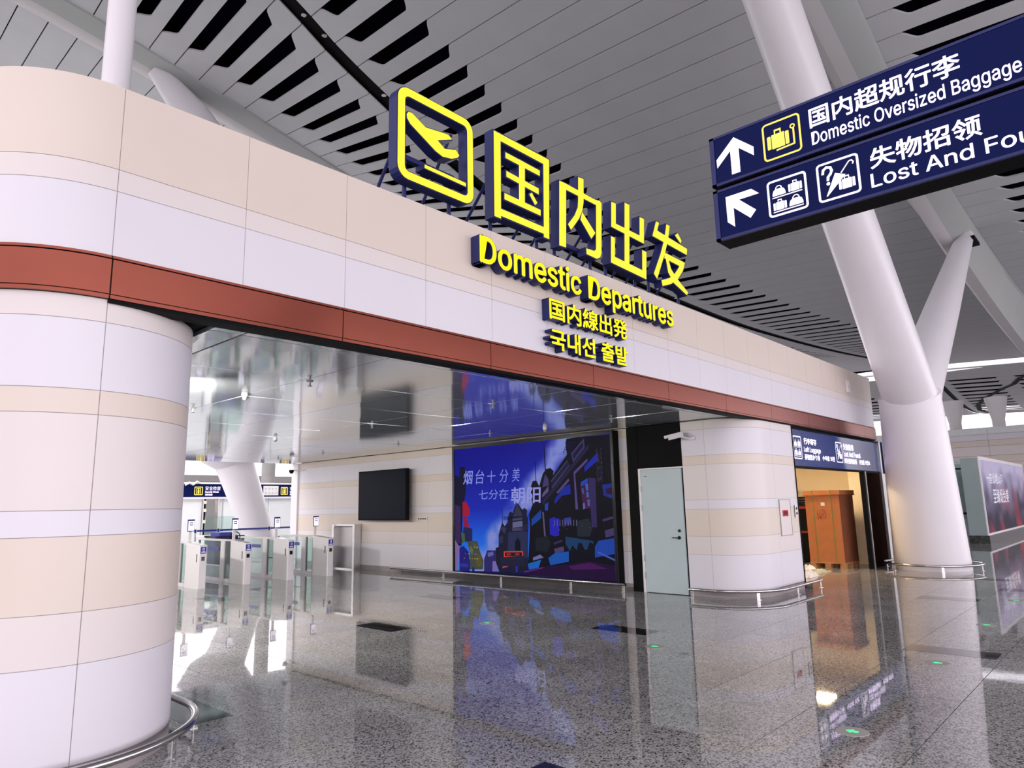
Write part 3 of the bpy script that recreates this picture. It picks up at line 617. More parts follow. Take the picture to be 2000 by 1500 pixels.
# ================================================================ VIDEO SCREEN
PIC = [((12,10,40),[(0.067,2.348),(0.224,2.27),(0.227,2.519),(0.401,2.51),(0.451,2.366),(0.428,1.934),(0.356,1.656),(0.319,1.482),(0.275,0.722),(0.033,0.717)]),((50,30,80),[(0.042,1.661),(0.251,1.599),(0.241,0.767),(0.051,0.787)]),((150,15,45),[(0.322,1.715),(0.442,1.712),(0.55,1.561),(0.556,1.388),(0.318,1.401)]),((130,20,60),[(0.335,1.39),(0.471,1.366),(0.536,1.148),(0.349,1.147)]),((28,30,75),[(0.349,1.147),(0.569,1.126),(0.635,1.103),(0.631,0.82),(0.43,0.817),(0.276,0.791)]),((60,85,60),[(0.262,1.02),(0.381,0.999),(0.396,0.816),(0.293,0.768)]),((120,90,150),[(0.045,0.844),(0.206,0.698),(0.149,0.172),(0.038,0.167)]),((60,66,62),[(0.463,0.817),(0.631,0.843),(0.796,0.835),(0.858,0.635),(0.983,0.418),(0.963,0.23),(0.505,0.21),(0.56,0.571)]),((80,76,48),[(0.664,0.799),(0.762,0.778),(0.777,0.667),(0.678,0.686)]),((82,74,42),[(0.808,0.578),(0.904,0.492),(0.933,0.317),(0.802,0.267),(0.723,0.408)]),((95,95,60),[(0.563,0.729),(0.661,0.641),(0.626,0.528),(0.544,0.616)]),((25,25,110),[(0.206,0.675),(0.343,0.724),(0.51,0.592),(0.557,0.346),(0.538,0.178),(0.2,0.163)]),((45,45,130),[(0.236,0.334),(0.49,0.333),(0.489,0.254),(0.235,0.255)]),((40,35,95),[(1.0,0.451),(1.099,0.642),(1.367,0.649),(1.418,0.197),(0.994,0.188)]),((110,95,160),[(1.268,0.417),(1.408,0.422),(1.434,0.197),(1.247,0.189)]),((90,90,150),[(1.114,0.587),(1.273,0.624),(1.303,0.549),(1.128,0.5)]),((22,22,45),[(1.461,0.982),(1.531,1.149),(1.573,1.252),(1.649,1.169),(1.728,1.243),(1.78,1.445),(1.838,1.482),(1.888,1.445),(1.955,1.573),(2.034,1.672),(2.119,1.57),(2.167,1.515),(2.243,1.55),(2.315,1.495),(2.287,1.405),(2.334,1.315),(2.296,0.213),(1.467,0.191),(1.367,0.389),(1.362,0.702),(1.454,0.723)]),((45,45,70),[(1.899,1.371),(2.033,1.645),(2.176,1.388)]),((60,60,90),[(1.884,1.325),(2.162,1.351),(2.161,1.306),(1.883,1.279)]),((90,90,125),[(1.882,1.252),(2.165,1.279),(2.168,1.161),(1.884,1.133)]),((60,60,90),[(1.874,1.124),(2.18,1.143),(2.178,1.08),(1.867,1.069)]),((35,40,75),[(1.748,1.04),(2.313,1.064),(2.295,0.53),(1.708,0.492)]),((10,8,20),[(1.941,0.662),(1.946,0.843),(2.024,0.934),(2.096,0.845),(2.091,0.666)]),((40,38,70),[(1.486,0.945),(1.591,0.965),(1.587,0.818),(1.469,0.797)]),((50,46,80),[(1.53,1.112),(1.596,1.15),(1.699,1.132),(1.644,1.002)]),((200,60,50),[(1.609,0.635),(2.165,0.654),(2.161,0.532),(1.605,0.514)]),((25,18,30),[(1.639,0.614),(2.134,0.631),(2.132,0.549),(1.637,0.533)]),((110,45,45),[(1.685,0.6),(1.813,0.604),(1.811,0.553),(1.684,0.549)]),((110,45,45),[(1.939,0.608),(2.064,0.611),(2.063,0.561),(1.938,0.557)]),((30,30,55),[(1.475,0.503),(2.211,0.562),(2.208,0.491),(1.5,0.439)]),((150,60,110),[(1.547,0.277),(1.602,0.37),(1.744,0.403),(1.716,0.315)]),((35,40,150),[(1.944,0.339),(2.006,0.341),(2.001,0.181),(1.939,0.178)]),((28,26,50),[(1.5,0.439),(2.208,0.491),(2.204,0.35),(1.51,0.321)]),((12,10,24),[(1.576,1.558),(1.591,1.558),(1.591,1.208),(1.573,1.207)]),((10,9,22),[(2.026,2.073),(2.041,2.072),(2.033,1.638),(2.018,1.639)]),((10,9,22),[(2.563,2.503),(2.583,2.502),(2.589,2.042),(2.569,2.042)]),((10,9,22),[(2.813,2.841),(2.839,2.839),(2.86,2.316),(2.833,2.318)]),((10,9,22),[(2.419,1.834),(2.424,1.973),(2.485,2.099),(2.586,2.116),(2.666,1.986),(2.713,2.111),(2.774,2.246),(2.861,2.337),(2.986,2.352),(3.065,2.285),(3.048,2.202),(3.428,2.598),(3.399,2.839),(3.429,2.921),(3.718,2.938),(4.488,2.915),(4.478,1.443),(4.452,0.153),(3.859,0.157),(2.277,0.175),(2.381,1.146),(2.361,1.41),(2.469,1.62)]),((30,24,58),[(2.725,1.689),(3.991,2.784),(3.986,2.683),(2.735,1.584)]),((22,22,54),[(2.989,2.079),(3.435,2.473),(3.485,2.408),(2.997,1.954)]),((64,58,96),[(2.989,2.09),(3.436,2.494),(3.442,2.473),(3.002,2.068)]),((64,58,96),[(2.997,1.954),(3.485,2.398),(3.49,2.377),(3.01,1.932)]),((54,46,96),[(3.534,2.612),(3.87,2.895),(3.886,2.71),(3.578,2.434)]),((20,18,45),[(3.572,2.588),(3.841,2.826),(3.849,2.733),(3.594,2.495)]),((80,75,115),[(2.744,1.825),(2.917,1.988),(2.912,1.873),(2.741,1.752)]),((60,50,95),[(2.749,1.962),(2.836,2.233),(2.922,2.124),(2.931,1.998)]),((75,60,115),[(3.582,2.239),(3.939,2.494),(3.936,2.434),(3.619,2.197),(3.663,1.5),(3.599,1.501)]),((20,35,150),[(3.855,2.327),(4.192,2.598),(4.203,2.448),(3.862,2.226)]),((18,35,140),[(3.069,1.703),(3.293,1.934),(3.48,2.009),(3.497,1.805),(3.273,1.78),(3.065,1.61)]),((70,62,105),[(3.115,1.846),(3.446,2.123),(3.47,2.071),(3.168,1.824)]),((18,60,140),[(2.431,1.314),(2.702,1.509),(2.695,1.331),(2.426,1.171)]),((30,60,160),[(2.806,1.615),(2.903,1.654),(2.883,1.489),(2.801,1.49)]),((60,22,60),[(3.737,2.0),(3.932,2.112),(3.977,1.526),(3.789,1.499)]),((30,60,170),[(3.752,2.029),(3.919,2.103),(3.928,2.032),(3.76,1.948)]),((50,80,150),[(3.771,1.908),(3.809,1.917),(3.828,1.786),(3.78,1.828)]),((50,90,160),[(3.864,1.995),(3.927,2.003),(3.933,1.873),(3.876,1.855)]),((55,85,150),[(3.881,1.835),(3.937,1.843),(3.944,1.734),(3.882,1.725)]),((80,90,160),[(3.782,1.618),(3.833,1.627),(3.84,1.518),(3.789,1.499)]),((70,80,140),[(3.898,1.685),(3.961,1.694),(3.954,1.566),(3.904,1.556)]),((45,35,82),[(3.945,2.112),(4.117,2.095),(4.105,1.155),(3.983,1.154)]),((25,38,125),[(4.268,1.961),(4.449,1.983),(4.445,1.693),(4.293,1.755)]),((40,15,45),[(4.348,1.88),(4.433,1.906),(4.437,1.77),(4.355,1.792)]),((80,72,105),[(2.73,1.459),(2.772,1.459),(2.808,0.963),(2.767,0.963)]),((30,30,160),[(2.917,1.313),(3.014,1.354),(3.173,1.323),(3.159,0.988),(3.052,0.967),(2.919,1.006)]),((40,50,130),[(3.293,1.332),(3.476,1.352),(3.483,1.211),(3.3,1.191)]),((20,26,34),[(2.529,0.918),(2.863,0.984),(2.939,0.843),(2.851,0.658),(2.52,0.669)]),((28,34,44),[(3.614,1.271),(3.918,1.33),(4.007,1.154),(3.925,0.978),(3.625,0.974)]),((22,52,92),[(3.322,0.97),(4.004,0.897),(4.001,0.832),(3.92,0.879),(3.85,0.729),(3.786,0.728),(3.728,0.843),(3.644,0.858),(3.593,0.706),(3.49,0.804),(3.419,0.685),(3.316,0.834)]),((70,55,95),[(3.015,0.723),(3.269,0.779),(3.277,0.68),(3.038,0.643)]),((60,50,90),[(4.282,1.098),(4.461,1.147),(4.453,1.005),(4.298,0.964)]),((60,45,80),[(4.245,1.309),(4.45,1.366),(4.447,1.318),(4.243,1.261)]),((45,40,75),[(3.007,0.844),(3.235,0.909),(3.246,0.869),(3.018,0.804)]),((20,75,160),[(2.859,0.536),(3.038,0.643),(3.394,0.683),(3.385,0.485),(2.908,0.397)]),((20,90,170),[(2.299,0.403),(2.667,0.499),(2.591,0.333),(2.323,0.29)]),((95,98,145),[(2.445,0.533),(2.643,0.601),(2.737,0.542),(2.443,0.471)]),((25,60,150),[(4.037,0.787),(4.128,0.904),(4.451,0.957),(4.458,0.665),(4.027,0.585)]),((60,80,165),[(4.117,0.703),(4.452,0.571),(4.45,0.534),(4.092,0.674)]),((30,8,50),[(2.12,0.219),(2.799,0.372),(3.409,0.437),(3.901,0.514),(4.445,0.44),(4.452,0.153),(2.319,0.167)]),((62,18,78),[(3.381,0.396),(3.9,0.485),(4.302,0.387),(3.468,0.331)]),((80,30,120),[(2.164,0.242),(2.73,0.359),(2.701,0.328),(2.192,0.212)]),((14,14,60),[(0.01,0.165),(2.321,0.228),(2.318,0.146),(0.01,0.12)]),((30,30,120),[(0.622,0.26),(0.704,0.263),(0.703,0.174),(0.62,0.171)]),((30,30,120),[(1.107,0.258),(1.171,0.261),(1.169,0.174),(1.105,0.171)])]
scr = thing('video_screen', 'huge lit video screen showing a blue European style street, on the inner wall', 'screen', (11.2, 9.88, .12))
XV = 11.09
MB().box(XV+.01, 11.285, 7.60, 12.17, .10, 3.0).build('cabinet', BLM, scr)
q = MB()
for a in ((7.60, 7.655, .10, 3.0), (12.10, 12.17, .10, 3.0), (7.655, 12.10, .10, .165), (7.655, 12.10, 2.93, 3.0)): q.box(XV-.012, XV+.02, *a)
q.build('bezel', BLK, scr)
def vnoise(x, y, s):
    random.seed(s); G = {}
    def h(i, j): return (math.sin(i*127.1+j*311.7+s*17.3)*43758.5453) % 1
    i, j = math.floor(x), math.floor(y); fx_, fy = x-i, y-j; fx_, fy = fx_*fx_*(3-2*fx_), fy*fy*(3-2*fy)
    return (h(i, j)*(1-fx_)+h(i+1, j)*fx_)*(1-fy)+(h(i, j+1)*(1-fx_)+h(i+1, j+1)*fx_)*fy
EM = bpy.data.materials.new('screen_picture'); EM.use_nodes = True
nn = EM.node_tree.nodes; nb = nn['Principled BSDF']; ca = nn.new('ShaderNodeVertexColor'); ca.layer_name = 'Col'
nb.inputs['Base Color'].default_value = (.002, .002, .002, 1); nb.inputs['Roughness'].default_value = .5; nb.inputs['Specular IOR Level'].default_value = .08; nb.inputs['Emission Strength'].default_value = 1.0
EM.node_tree.links.new(ca.outputs['Color'], nb.inputs['Emission Color'])
SV = MB(); COLS = []
def sv(u, v, d): return (XV-d, 12.15-u, v)
NX, NZ = 72, 46; base = 0
for j in range(NZ+1):
    for i in range(NX+1):
        u = .06+4.43*i/NX; v = .165+2.765*j/NZ; a = u/4.5; b = (v-.165)/2.765
        deep = (14, 15, 128); mid = (22, 52, 190); lowc = (32, 120, 220)
        k = max(0, min(1, (1-b)*1.25-.15+a*.25)); c = [deep[t]*(1-k)+mid[t]*k for t in range(3)]
        k2 = max(0, min(1, (.5-b)*2.4)); c = [c[t]*(1-k2)+lowc[t]*k2 for t in range(3)]
        n = .55*vnoise(u*2.1+3, v*2.3, 3)+.3*vnoise(u*5, v*5, 5)+.15*vnoise(u*11, v*11, 7)
        line = (u-1.55)-(v-.9)*.95                                # cloud bank rising to the right
        cl = max(0, 1-abs(line)/.85)*1.25*n+max(0, 1-abs(u-1.25)/.4)*max(0, 1-abs(v-.9)/.4)*.7*n; cl = max(0, min(1, (cl-.22)*2.6))
        cc = (118, 128, 196); c = [c[t]*(1-cl)+cc[t]*cl for t in range(3)]
        SV.v.append(sv(u, v, .001)); COLS.append(c)
for j in range(NZ):
    for i in range(NX): SV.f.append((j*(NX+1)+i, j*(NX+1)+i+1, (j+1)*(NX+1)+i+1, (j+1)*(NX+1)+i)); SV.m.append(0)
LV = [.002]
def spoly(c, P):
    LV[0] += .00012
    n = len(SV.v); SV.v += [sv((4.49 if u > 4.40 else min(max(u, .06), 4.49)), min(max(v, .165), 2.93), LV[0]) for u, v in P]; SV.f.append(tuple(range(n, n+len(P)))); SV.m.append(0); COLS.extend([c]*len(P))
for c, P in PIC: spoly(c, P)
random.seed(9)
for _ in range(44):                                             # foliage and blossom flecks
    u = random.choice([.62, .70, 3.9, 3.2])+random.gauss(0, .07 if _ % 4 < 2 else .16); v = random.choice([.55, .7, .45]) if u < 1.2 else 1.15+random.gauss(0, .1)
    c = random.choice([(150, 130, 60), (120, 120, 80), (90, 100, 80)]) if u < 1.2 else random.choice([(70, 70, 110), (100, 60, 90), (20, 20, 30), (60, 70, 90)])
    s_ = .008+.013*random.random(); spoly(c, [(u-s_, v), (u, v-s_), (u+s_, v), (u, v+s_)])
for k in range(9):                                              # balustrade and window bars
    u = 3.05+k*.07; spoly((88, 84, 118), [(u, 1.18), (u+.018, 1.18), (u+.018, 1.30), (u, 1.30)])
for k in range(6): spoly((46, 40, 76), [(2.1+k*.04, 1.0+k*.02), (2.12+k*.04, 1.0+k*.02), (2.12+k*.04, 1.12+k*.02), (2.1+k*.04, 1.12+k*.02)])
def stext(s, u0, u1, v0, v1, c, off=0, shear=0):
    for ch, vs, fs in fit(layout(s, off), u0, u1, v0, v1):
        LV[0] += .0001; n = len(SV.v); SV.v += [sv(u+shear*(v-v0), v, LV[0]) for u, v in vs]; SV.f += [tuple(i+n for i in f) for f in fs]; SV.m += [0]*len(fs); COLS.extend([c]*len(vs))
LV[0] += .0005
stext('烟', .36, .66, 2.10, 2.42, (128, 138, 215), .012, .12); stext('台', .76, 1.04, 2.10, 2.42, (128, 138, 215), .0, .12); stext('十', 1.14, 1.40, 2.12, 2.38, (128, 138, 215), -.004, .08)
stext('分', 1.52, 1.78, 2.11, 2.39, (128, 138, 215), -.004, .12); stext('美', 1.90, 2.12, 2.11, 2.40, (128, 138, 215), -.006, .12)
stext('七分在', .87, 1.78, 1.75, 1.965, (128, 138, 215), -.002, .1); stext('朝阳', 1.86, 2.70, 1.64, 1.99, (140, 142, 212), .014, .05)
stext('顺泰祥', 1.62, 1.90, 1.30, 1.38, (20, 20, 40), .01); stext('朝阳街', 3.30, 3.56, 2.60, 2.86, (28, 24, 60), .0, .6); stext('烟台山景', 4.16, 4.30, 2.0, 2.7, (52, 46, 66), .0)
SV.m = [0]*len(SV.f)
me = bpy.data.meshes.new('picture'); me.from_pydata(SV.v, [], SV.f); me.materials.append(EM)
at = me.color_attributes.new('Col', 'FLOAT_COLOR', 'POINT'); buf = []
for c in COLS: buf += [*lin(c), 1.0]
at.data.foreach_set('color', buf); me.update(); link('picture', me, scr)

# ================================================================ WALL TELEVISION, SOCKETS, CAMERA, CABINETS
tv = thing('wall_television', 'switched off black television mounted high on the banded wall', 'television', (11.3, 14.83, 1.3))
MB().bbox(11.02, 11.12, 13.80, 15.85, 1.30, 2.59, .006).build('casing', BLM, tv)
MB().box(11.012, 11.021, 13.83, 15.82, 1.33, 2.56).build('screen_glass', mat('tv_glass', (.003, .006, .014), .3, spec=.06, var=.05), tv)
MB().box(11.12, 11.29, 14.4, 15.2, 1.6, 2.3).build('wall_bracket', BLM, tv)
sk = thing('socket_strip', 'white strip of four wall sockets just right of the television', 'socket', (11.288, 13.5, 1.32))
MB().bbox(11.275, 11.289, 13.32, 13.68, 1.29, 1.37, .002).build('plate', WPL, sk)
for k in range(4): MB().box(11.270, 11.276, 13.36+k*.08, 13.40+k*.08, 1.31, 1.35).build('outlet', BLM, sk)
cc = thing('security_camera', 'white bullet security camera with sunshield on the pillar above the grey door', 'camera', (11.19, 6.0, 2.75))
mc = Matrix.Translation((11.02, 6.22, 2.76)) @ Matrix.Rotation(math.radians(118), 4, 'Z') @ Matrix.Rotation(math.radians(12), 4, 'Y')
MB().bbox(-.15, .12, -.04, .04, -.045, .035, .012, 0, mc).build('body', WPL, cc)
MB().box(-.13, .18, -.05, .05, .038, .046, 0, mc).box(-.13, .18, -.052, -.046, .0, .04, 0, mc).box(-.13, .18, .046, .052, .0, .04, 0, mc).build('sunshield', WPL, cc)
MB().tube([mc @ Vector((.118, 0, -.005)), mc @ Vector((.126, 0, -.005))], .03, 14).build('lens', BLK, cc, True)
MB().tube([mc @ Vector((-.1, 0, -.03)), (11.10, 5.98, 2.70), (11.195, 5.95, 2.72)], [.018, .02, .045], 12).build('arm', WPL, cc, True)
rc = thing('router_box', 'small white box fixed near the right end of the fascia', 'box', (16.88, 4.985, 4.01))
MB().bbox(16.79, 16.97, 4.945, 4.987, 4.01, 4.29, .008).build('housing', WPL, rc); MB().box(16.80, 16.96, 4.942, 4.946, 4.14, 4.145).build('seam', GRY, rc)
fc = thing('hydrant_cabinet', 'flush cabinet door with a red label on the pillar front', 'cabinet', (12.63, 4.99, .97))
q = MB()
for a in ((12.38, 12.388, .97, 1.61), (12.872, 12.88, .97, 1.61), (12.38, 12.88, 1.602, 1.61), (12.38, 12.88, .97, .978)): q.box(a[0], a[1], 4.985, 4.999, a[2], a[3])
q.build('door_gap', GRY, fc)
MB().box(12.39, 12.87, 4.990, 4.9985, .98, 1.60).build('cabinet_door', PNK, fc)
MB().box(12.50, 12.74, 4.983, 4.992, 1.31, 1.42).build('red_label', RED, fc)
text_flat('消防栓箱', 12.52, 12.72, 1.325, 1.405, FY(4.983), WHP, fc, off=.01)
sw = thing('switch_plate', 'narrow grey switch plate at the right edge of the pillar', 'switch', (13.12, 4.99, 1.3))
MB().bbox(13.07, 13.16, 4.972, 4.988, 1.28, 1.50, .003).build('plate', STB, sw)
for z in (1.33, 1.42): MB().box(13.09, 13.14, 4.968, 4.973, z, z+.04).build('button', BLM, sw)

# ================================================================ LEFT-LUGGAGE SHOP
sf = thing('shop_sign', 'blue glass shop header sign for Left Luggage and Lost And Found', 'sign', (16.2, 5.06, 2.23))
MB().box(13.30, 19.36, 5.06, 5.12, 2.235, 2.975).build('glass_panel', NAVG, sf)
q = MB()
for a in ((13.29, 19.42, 2.955, 2.995), (13.29, 19.42, 2.20, 2.245), (13.29, 13.33, 2.2, 2.99), (19.36, 19.42, 2.2, 2.99)): q.box(a[0], a[1], 5.045, 5.12, a[2], a[3])
q.build('frame', BLM, sf)
f5 = FY(5.06)
q = MB(); locker_icon(q, 13.47, 2.378, .43, .452, f5); q.build('locker_symbol', WLT, sf)
q = MB(); lost_icon(q, 15.89, 2.378, .42, .452, f5); q.build('lost_property_symbol', WLT, sf)
for s_, a in (('行李寄存', (14.04, 14.74, 2.685, 2.815)), ('荷物預かり所', (14.02, 14.87, 2.375, 2.49)), ('수하물 보관', (15.02, 15.78, 2.39, 2.495)), ('失物招领', (16.40, 17.12, 2.672, 2.82)), ('遺失物取扱所', (16.39, 17.28, 2.37, 2.493)), ('분실물 보관소', (17.46, 18.28, 2.38, 2.49))): text_flat(s_, *a, f5, WLT, sf, off=.02)
text_flat('Left Luggage', 14.02, 14.95, 2.537, 2.635, f5, WLT, sf, cap=True, off=.012); text_flat('Lost And Found', 16.41, 17.57, 2.53, 2.645, f5, WLT, sf, cap=True, off=.012)
shp = struct('wall_back')
MB().box(19.3, 19.38, 5.3, 10, 0, 2.95).build('cream_wall', YWL, shp); MB().box(13.3, 19.38, 10, 10.1, 0, 2.95).build('cream_wall', YWL, shp); MB().box(13.3, 13.4, 5.15, 10, 0, 2.95).build('cream_wall', YWL, shp)
MB().box(18.75, 19.3, 5.15, 5.74, 0, 2.95).build('pier', CWL, shp)
MB().box(19.27, 19.3, 5.74, 10, 0, .12).build('skirting_board', GRY, shp)
MB().box(13.3, 19.38, 5.15, 10, 2.95, 3.0).build('shop_ceiling', CWL, shp)
jb = struct('trim_4')
MB().box(17.62, 17.66, 5.0, 5.12, 0, 2.22).build('jamb_post', STB, jb); MB().box(17.55, 17.62, 5.02, 5.12, 0, 2.22).build('jamb_lining', BLM, jb)
MB().box(17.68, 18.95, 5.06, 5.11, 0, 2.22).build('brown_panel', BRN, jb)
MB().box(18.95, 19.05, 5.0, 5.2, 0, 3.0).box(19.05, 19.42, 5.06, 5.12, 0, 2.22).build('glass_edge', STB, jb)
lp = thing('ceiling_light', 'square warm ceiling light inside the shop, seen mirrored in the floor', 'light', (17.2, 6.3, 2.95))
MB().box(16.85, 17.55, 6.05, 6.55, 2.93, 2.95).build('frame', WPL, lp); MB().box(16.9, 17.5, 6.1, 6.5, 2.92, 2.931).build('diffuser', WARM, lp)
area('shop_lamp_and_fill', (17.2, 6.3, 2.90), (17.2, 6.3, 0), .6, .4, 75, (1, .74, .42))
area('shop_lamp_and_fill', (14.4, 7.3, 2.90), (15.6, 7.3, 0), .8, .8, 60, (1, .74, .42))  # unseen fill light added, no fitting in the ceiling here
area('shop_lamp_and_fill', (17.8, 8.8, 2.90), (17.8, 8.8, 0), .8, .8, 50, (1, .74, .42))  # another added fill, kept out of view deeper in the shop
# crate on its pallet
th = math.radians(-3); mk = Matrix.Translation((17.3, 5.55, 0)) @ Matrix.Rotation(th, 4, 'Z')
cr = thing('crate', 'tall orange board crate on a pallet just inside the shop opening', 'crate', (17.7, 5.9, 0))
L1, M1 = .80, .86                                          # y length, x depth
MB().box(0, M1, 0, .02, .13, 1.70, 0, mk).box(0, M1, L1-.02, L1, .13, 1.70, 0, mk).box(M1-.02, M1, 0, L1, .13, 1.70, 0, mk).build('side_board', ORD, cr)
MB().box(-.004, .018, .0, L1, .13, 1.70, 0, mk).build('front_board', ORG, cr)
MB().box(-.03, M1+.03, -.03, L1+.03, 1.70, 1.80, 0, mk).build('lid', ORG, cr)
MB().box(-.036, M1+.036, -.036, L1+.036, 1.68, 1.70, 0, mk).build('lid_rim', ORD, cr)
for y in (.17, .60):
    MB().box(-.012, -.004, y, y+.02, .13, 1.70, 0, mk).box(-.040, M1+.04, y, y+.02, 1.80, 1.806, 0, mk).box(-.042, -.03, y, y+.02, 1.68, 1.806, 0, mk).build('strap', GRN, cr)
MB().box(-.008, -.003, .34, .43, 1.44, 1.52, 0, mk).build('address_label', WHP, cr)
pal = MB(); pal.box(-.01, M1+.01, -.01, L1+.01, .105, .13, 0, mk)
pal.build('pallet_deck', PLT, cr)
for x in (0, .36, .72):
    for y in (0, .34, .68): MB().box(x, x+.12, y, y+.12, 0, .105, 0, mk).build('pallet_block', PLT, cr)
mkm = lambda u, v, d: tuple(mk @ Vector((-.006-d, L1-u, v)))
text_flat('649X', .26, .48, 1.12, 1.36, mkm, mat('marker', (.25, .03, .02), .6, var=.02), cr, 'marker_writing', off=-.01)
TRR = mat('tray_dark_red', (.20, .012, .016), .5, var=.05)
# stacks of trays behind the crate
def tray(z, m, x, y):
    q = MB(); q.bbox(x-.25, x+.25, y-.19, y+.19, z, z+.012, .02); q.box(x-.27, x+.27, y-.21, y-.19, z, z+.055).box(x-.27, x+.27, y+.19, y+.21, z, z+.055).box(x-.27, x-.25, y-.21, y+.21, z, z+.055).box(x+.25, x+.27, y-.21, y+.21, z, z+.055)
    return q
for st, (x, y, n, place) in enumerate(((18.93, 7.42, 31, 'taller'), (18.75, 6.96, 27, 'shorter'))):
    p0 = None
    for k in range(n):
        red = (st == 1 and k in (12, 22))
        m = TRR if red else BLM
        o = tray(0, m, 0, 0).build('tray', m) if (p0 is None or red) else p0.copy()
        if p0 is not None and not red: S.collection.objects.link(o)
        if not red: p0 = p0 or o
        o.location = (x+random.uniform(-.006, .006), y+random.uniform(-.006, .006), .002+k*.062)
        tag(o, ('topmost ' if k == n-1 else 'lowest ' if k == 0 else '')+('red' if red else 'black')+' plastic tray in the '+place+' stack beside the crate', 'tray', ('red' if red else 'black')+' trays in the '+place+' stack')
# crumpled paper and sheeting in front of the crate
def crumple(name, label, x, y, rx, ry, h, m, seed, n=13):
    random.seed(seed); q = MB()
    for j in range(n):
        for i in range(n):
            u, v = i/(n-1)*2-1, j/(n-1)*2-1; rr = max(abs(u), abs(v)); k = (1-rr**2)
            q.v.append((x+u*rx*(1+.12*random.uniform(-1, 1)), y+v*ry*(1+.12*random.uniform(-1, 1)), .004+max(0, h*k*random.uniform(.35, 1))))
    for j in range(n-1):
        for i in range(n-1): q.f.append((j*n+i, j*n+i+1, (j+1)*n+i+1, (j+1)*n+i)); q.m.append(0)
    tag(q.build(name, m), label, 'sheet', 'wrapping litter by the shop opening')
crumple('paper_sheet', 'crumpled white paper on the floor at the foot of the crate', 16.75, 6.22, .20, .13, .13, WHP, 3)
crumple('plastic_sheet', 'crumpled greenish plastic sheet lying before the crate', 16.1, 5.80, .42, .20, .10, mat('film', (.50, .50, .36), .3, var=.15), 5)
crumple('plastic_bag', 'crumpled white plastic bag nearest the pillar', 15.2, 5.66, .26, .17, .14, WHP, 8)
crumple('cardboard_scrap', 'flat tan cardboard scrap on the shop floor', 15.3, 6.3, .25, .1, .02, mat('cardboard', (.5, .3, .12), .8, var=.1), 11, 5)

# ================================================================ TURNSTILE GATES
def gate(x, label):
    g = thing('turnstile_gate', label, 'gate', (x, 15.2, 0), 'boarding pass turnstiles in the passage'); y = 15.2
    MB().bbox(x-.085, x+.085, y, y+.70, .0, .90, .012).build('pedestal', WPL, g)
    MB().prism([(x-.085, .0), (x+.085, .0)], 0, 0) if False else None
    MB().add([(x-.085, y, .90), (x+.085, y, .90), (x+.085, y+.70, .90), (x-.085, y+.70, .90), (x-.085, y, .905), (x+.085, y, .905), (x+.085, y+.25, .925), (x-.085, y+.25, .925), (x+.085, y+.70, .965), (x-.085, y+.70, .965)],
        [(0, 1, 5, 4), (4, 5, 6, 7), (7, 6, 8, 9), (1, 2, 8, 6, 5), (3, 0, 4, 7, 9), (2, 3, 9, 8)]).build('sloped_top', WPL, g)
    MB().add([(x-.06, y+.04, .911), (x+.06, y+.04, .911), (x+.06, y+.2, .924), (x-.06, y+.2, .924)], [(0, 1, 2, 3)]).build('scanner_window', BLK, g)
    MB().add([(x-.065, y+.32, .934), (x+.065, y+.32, .934), (x+.065, y+.55, .955), (x-.065, y+.55, .955)], [(0, 1, 2, 3)]).build('reader_window', BLK, g)
    bl = MB().box(x-.062, x+.062, y-.004, y+.001, .73, .87).build('blue_label', BLU, g)
    q = MB(); ring(q, rrect(x-.018, x+.018, .80, .85, .006, 2), rrect(x-.012, x+.012, .806, .844, .004, 2), FY(y-.005), None, .001); poly(q, [(x-.04, .765), (x+.04, .765), (x+.04, .772), (x-.04, .772)], FY(y-.005), None, .001); poly(q, [(x-.05, .748), (x+.05, .748), (x+.05, .754), (x-.05, .754)], FY(y-.005), None, .001); tag(q.build('label_print', WLT, bl), kind='stuff')
    MB().box(x-.038, x+.034, y-.004, y+.001, .58, .665).build('card_reader', BLK, g)
    MB().box(x-.088, x-.084, y+.10, y+.13, .55, .72).build('side_lock', BLM, g); MB().box(x-.087, x-.084, y+.69, y+.70, .0, .9).build('panel_gap', GRY, g)
    # display on a stalk
    MB().bbox(x-.03, x+.03, y+.72, y+.76, .93, 1.24, .004).build('display_post', WPL, g)
    dfr = MB().bbox(x-.075, x+.075, y+.69, y+.715, 1.19, 1.45, .004).build('display_frame', NAVY, g)
    df = MB().box(x-.065, x+.065, y+.684, y+.691, 1.205, 1.415).build('display_face', WLT, dfr)
    q = MB(); ring(q, [(x-.035, 1.32), (x+.035, 1.32), (x+.035, 1.385), (x-.035, 1.385)], [(x-.028, 1.338), (x+.028, 1.338), (x+.028, 1.368), (x-.028, 1.368)], FY(y+.683), None, .001); q.build('display_symbol', NAVY, dfr)
    # glass side screens in a white frame
    MB().bbox(x-.045, x+.045, y+1.12, y+1.30, 0, .94, .01).build('motor_post', WPL, g)
    MB().bbox(x-.05, x+.05, y+.70, y+2.6, .925, .965, .008).build('top_rail', WPL, g)
    MB().box(x-.03, x+.03, y+.70, y+1.12, 0, .07).box(x-.03, x+.03, y+1.30, y+2.6, 0, .07).box(x-.03, x+.03, y+2.54, y+2.6, .07, .93).box(x-.03, x+.03, y+1.30, y+2.54, .34, .36).build('glass_frame', WPL, g)
    MB().box(x-.006, x+.006, y+.76, y+1.12, .07, .925).build('glass_pane', GLS, g); MB().box(x-.006, x+.006, y+1.30, y+2.54, .07, .34).build('glass_pane', GLS, g); MB().box(x-.006, x+.006, y+1.30, y+2.54, .36, .925).build('glass_pane', GLS, g)
    MB().box(x-.016, x-.008, y+1.45, y+2.2, .70, .78).build('blue_strip', BLU, g)
    MB().box(x+.06, x+.48, y+1.2, y+1.212, .12, .88).build('paddle', GLS, g)
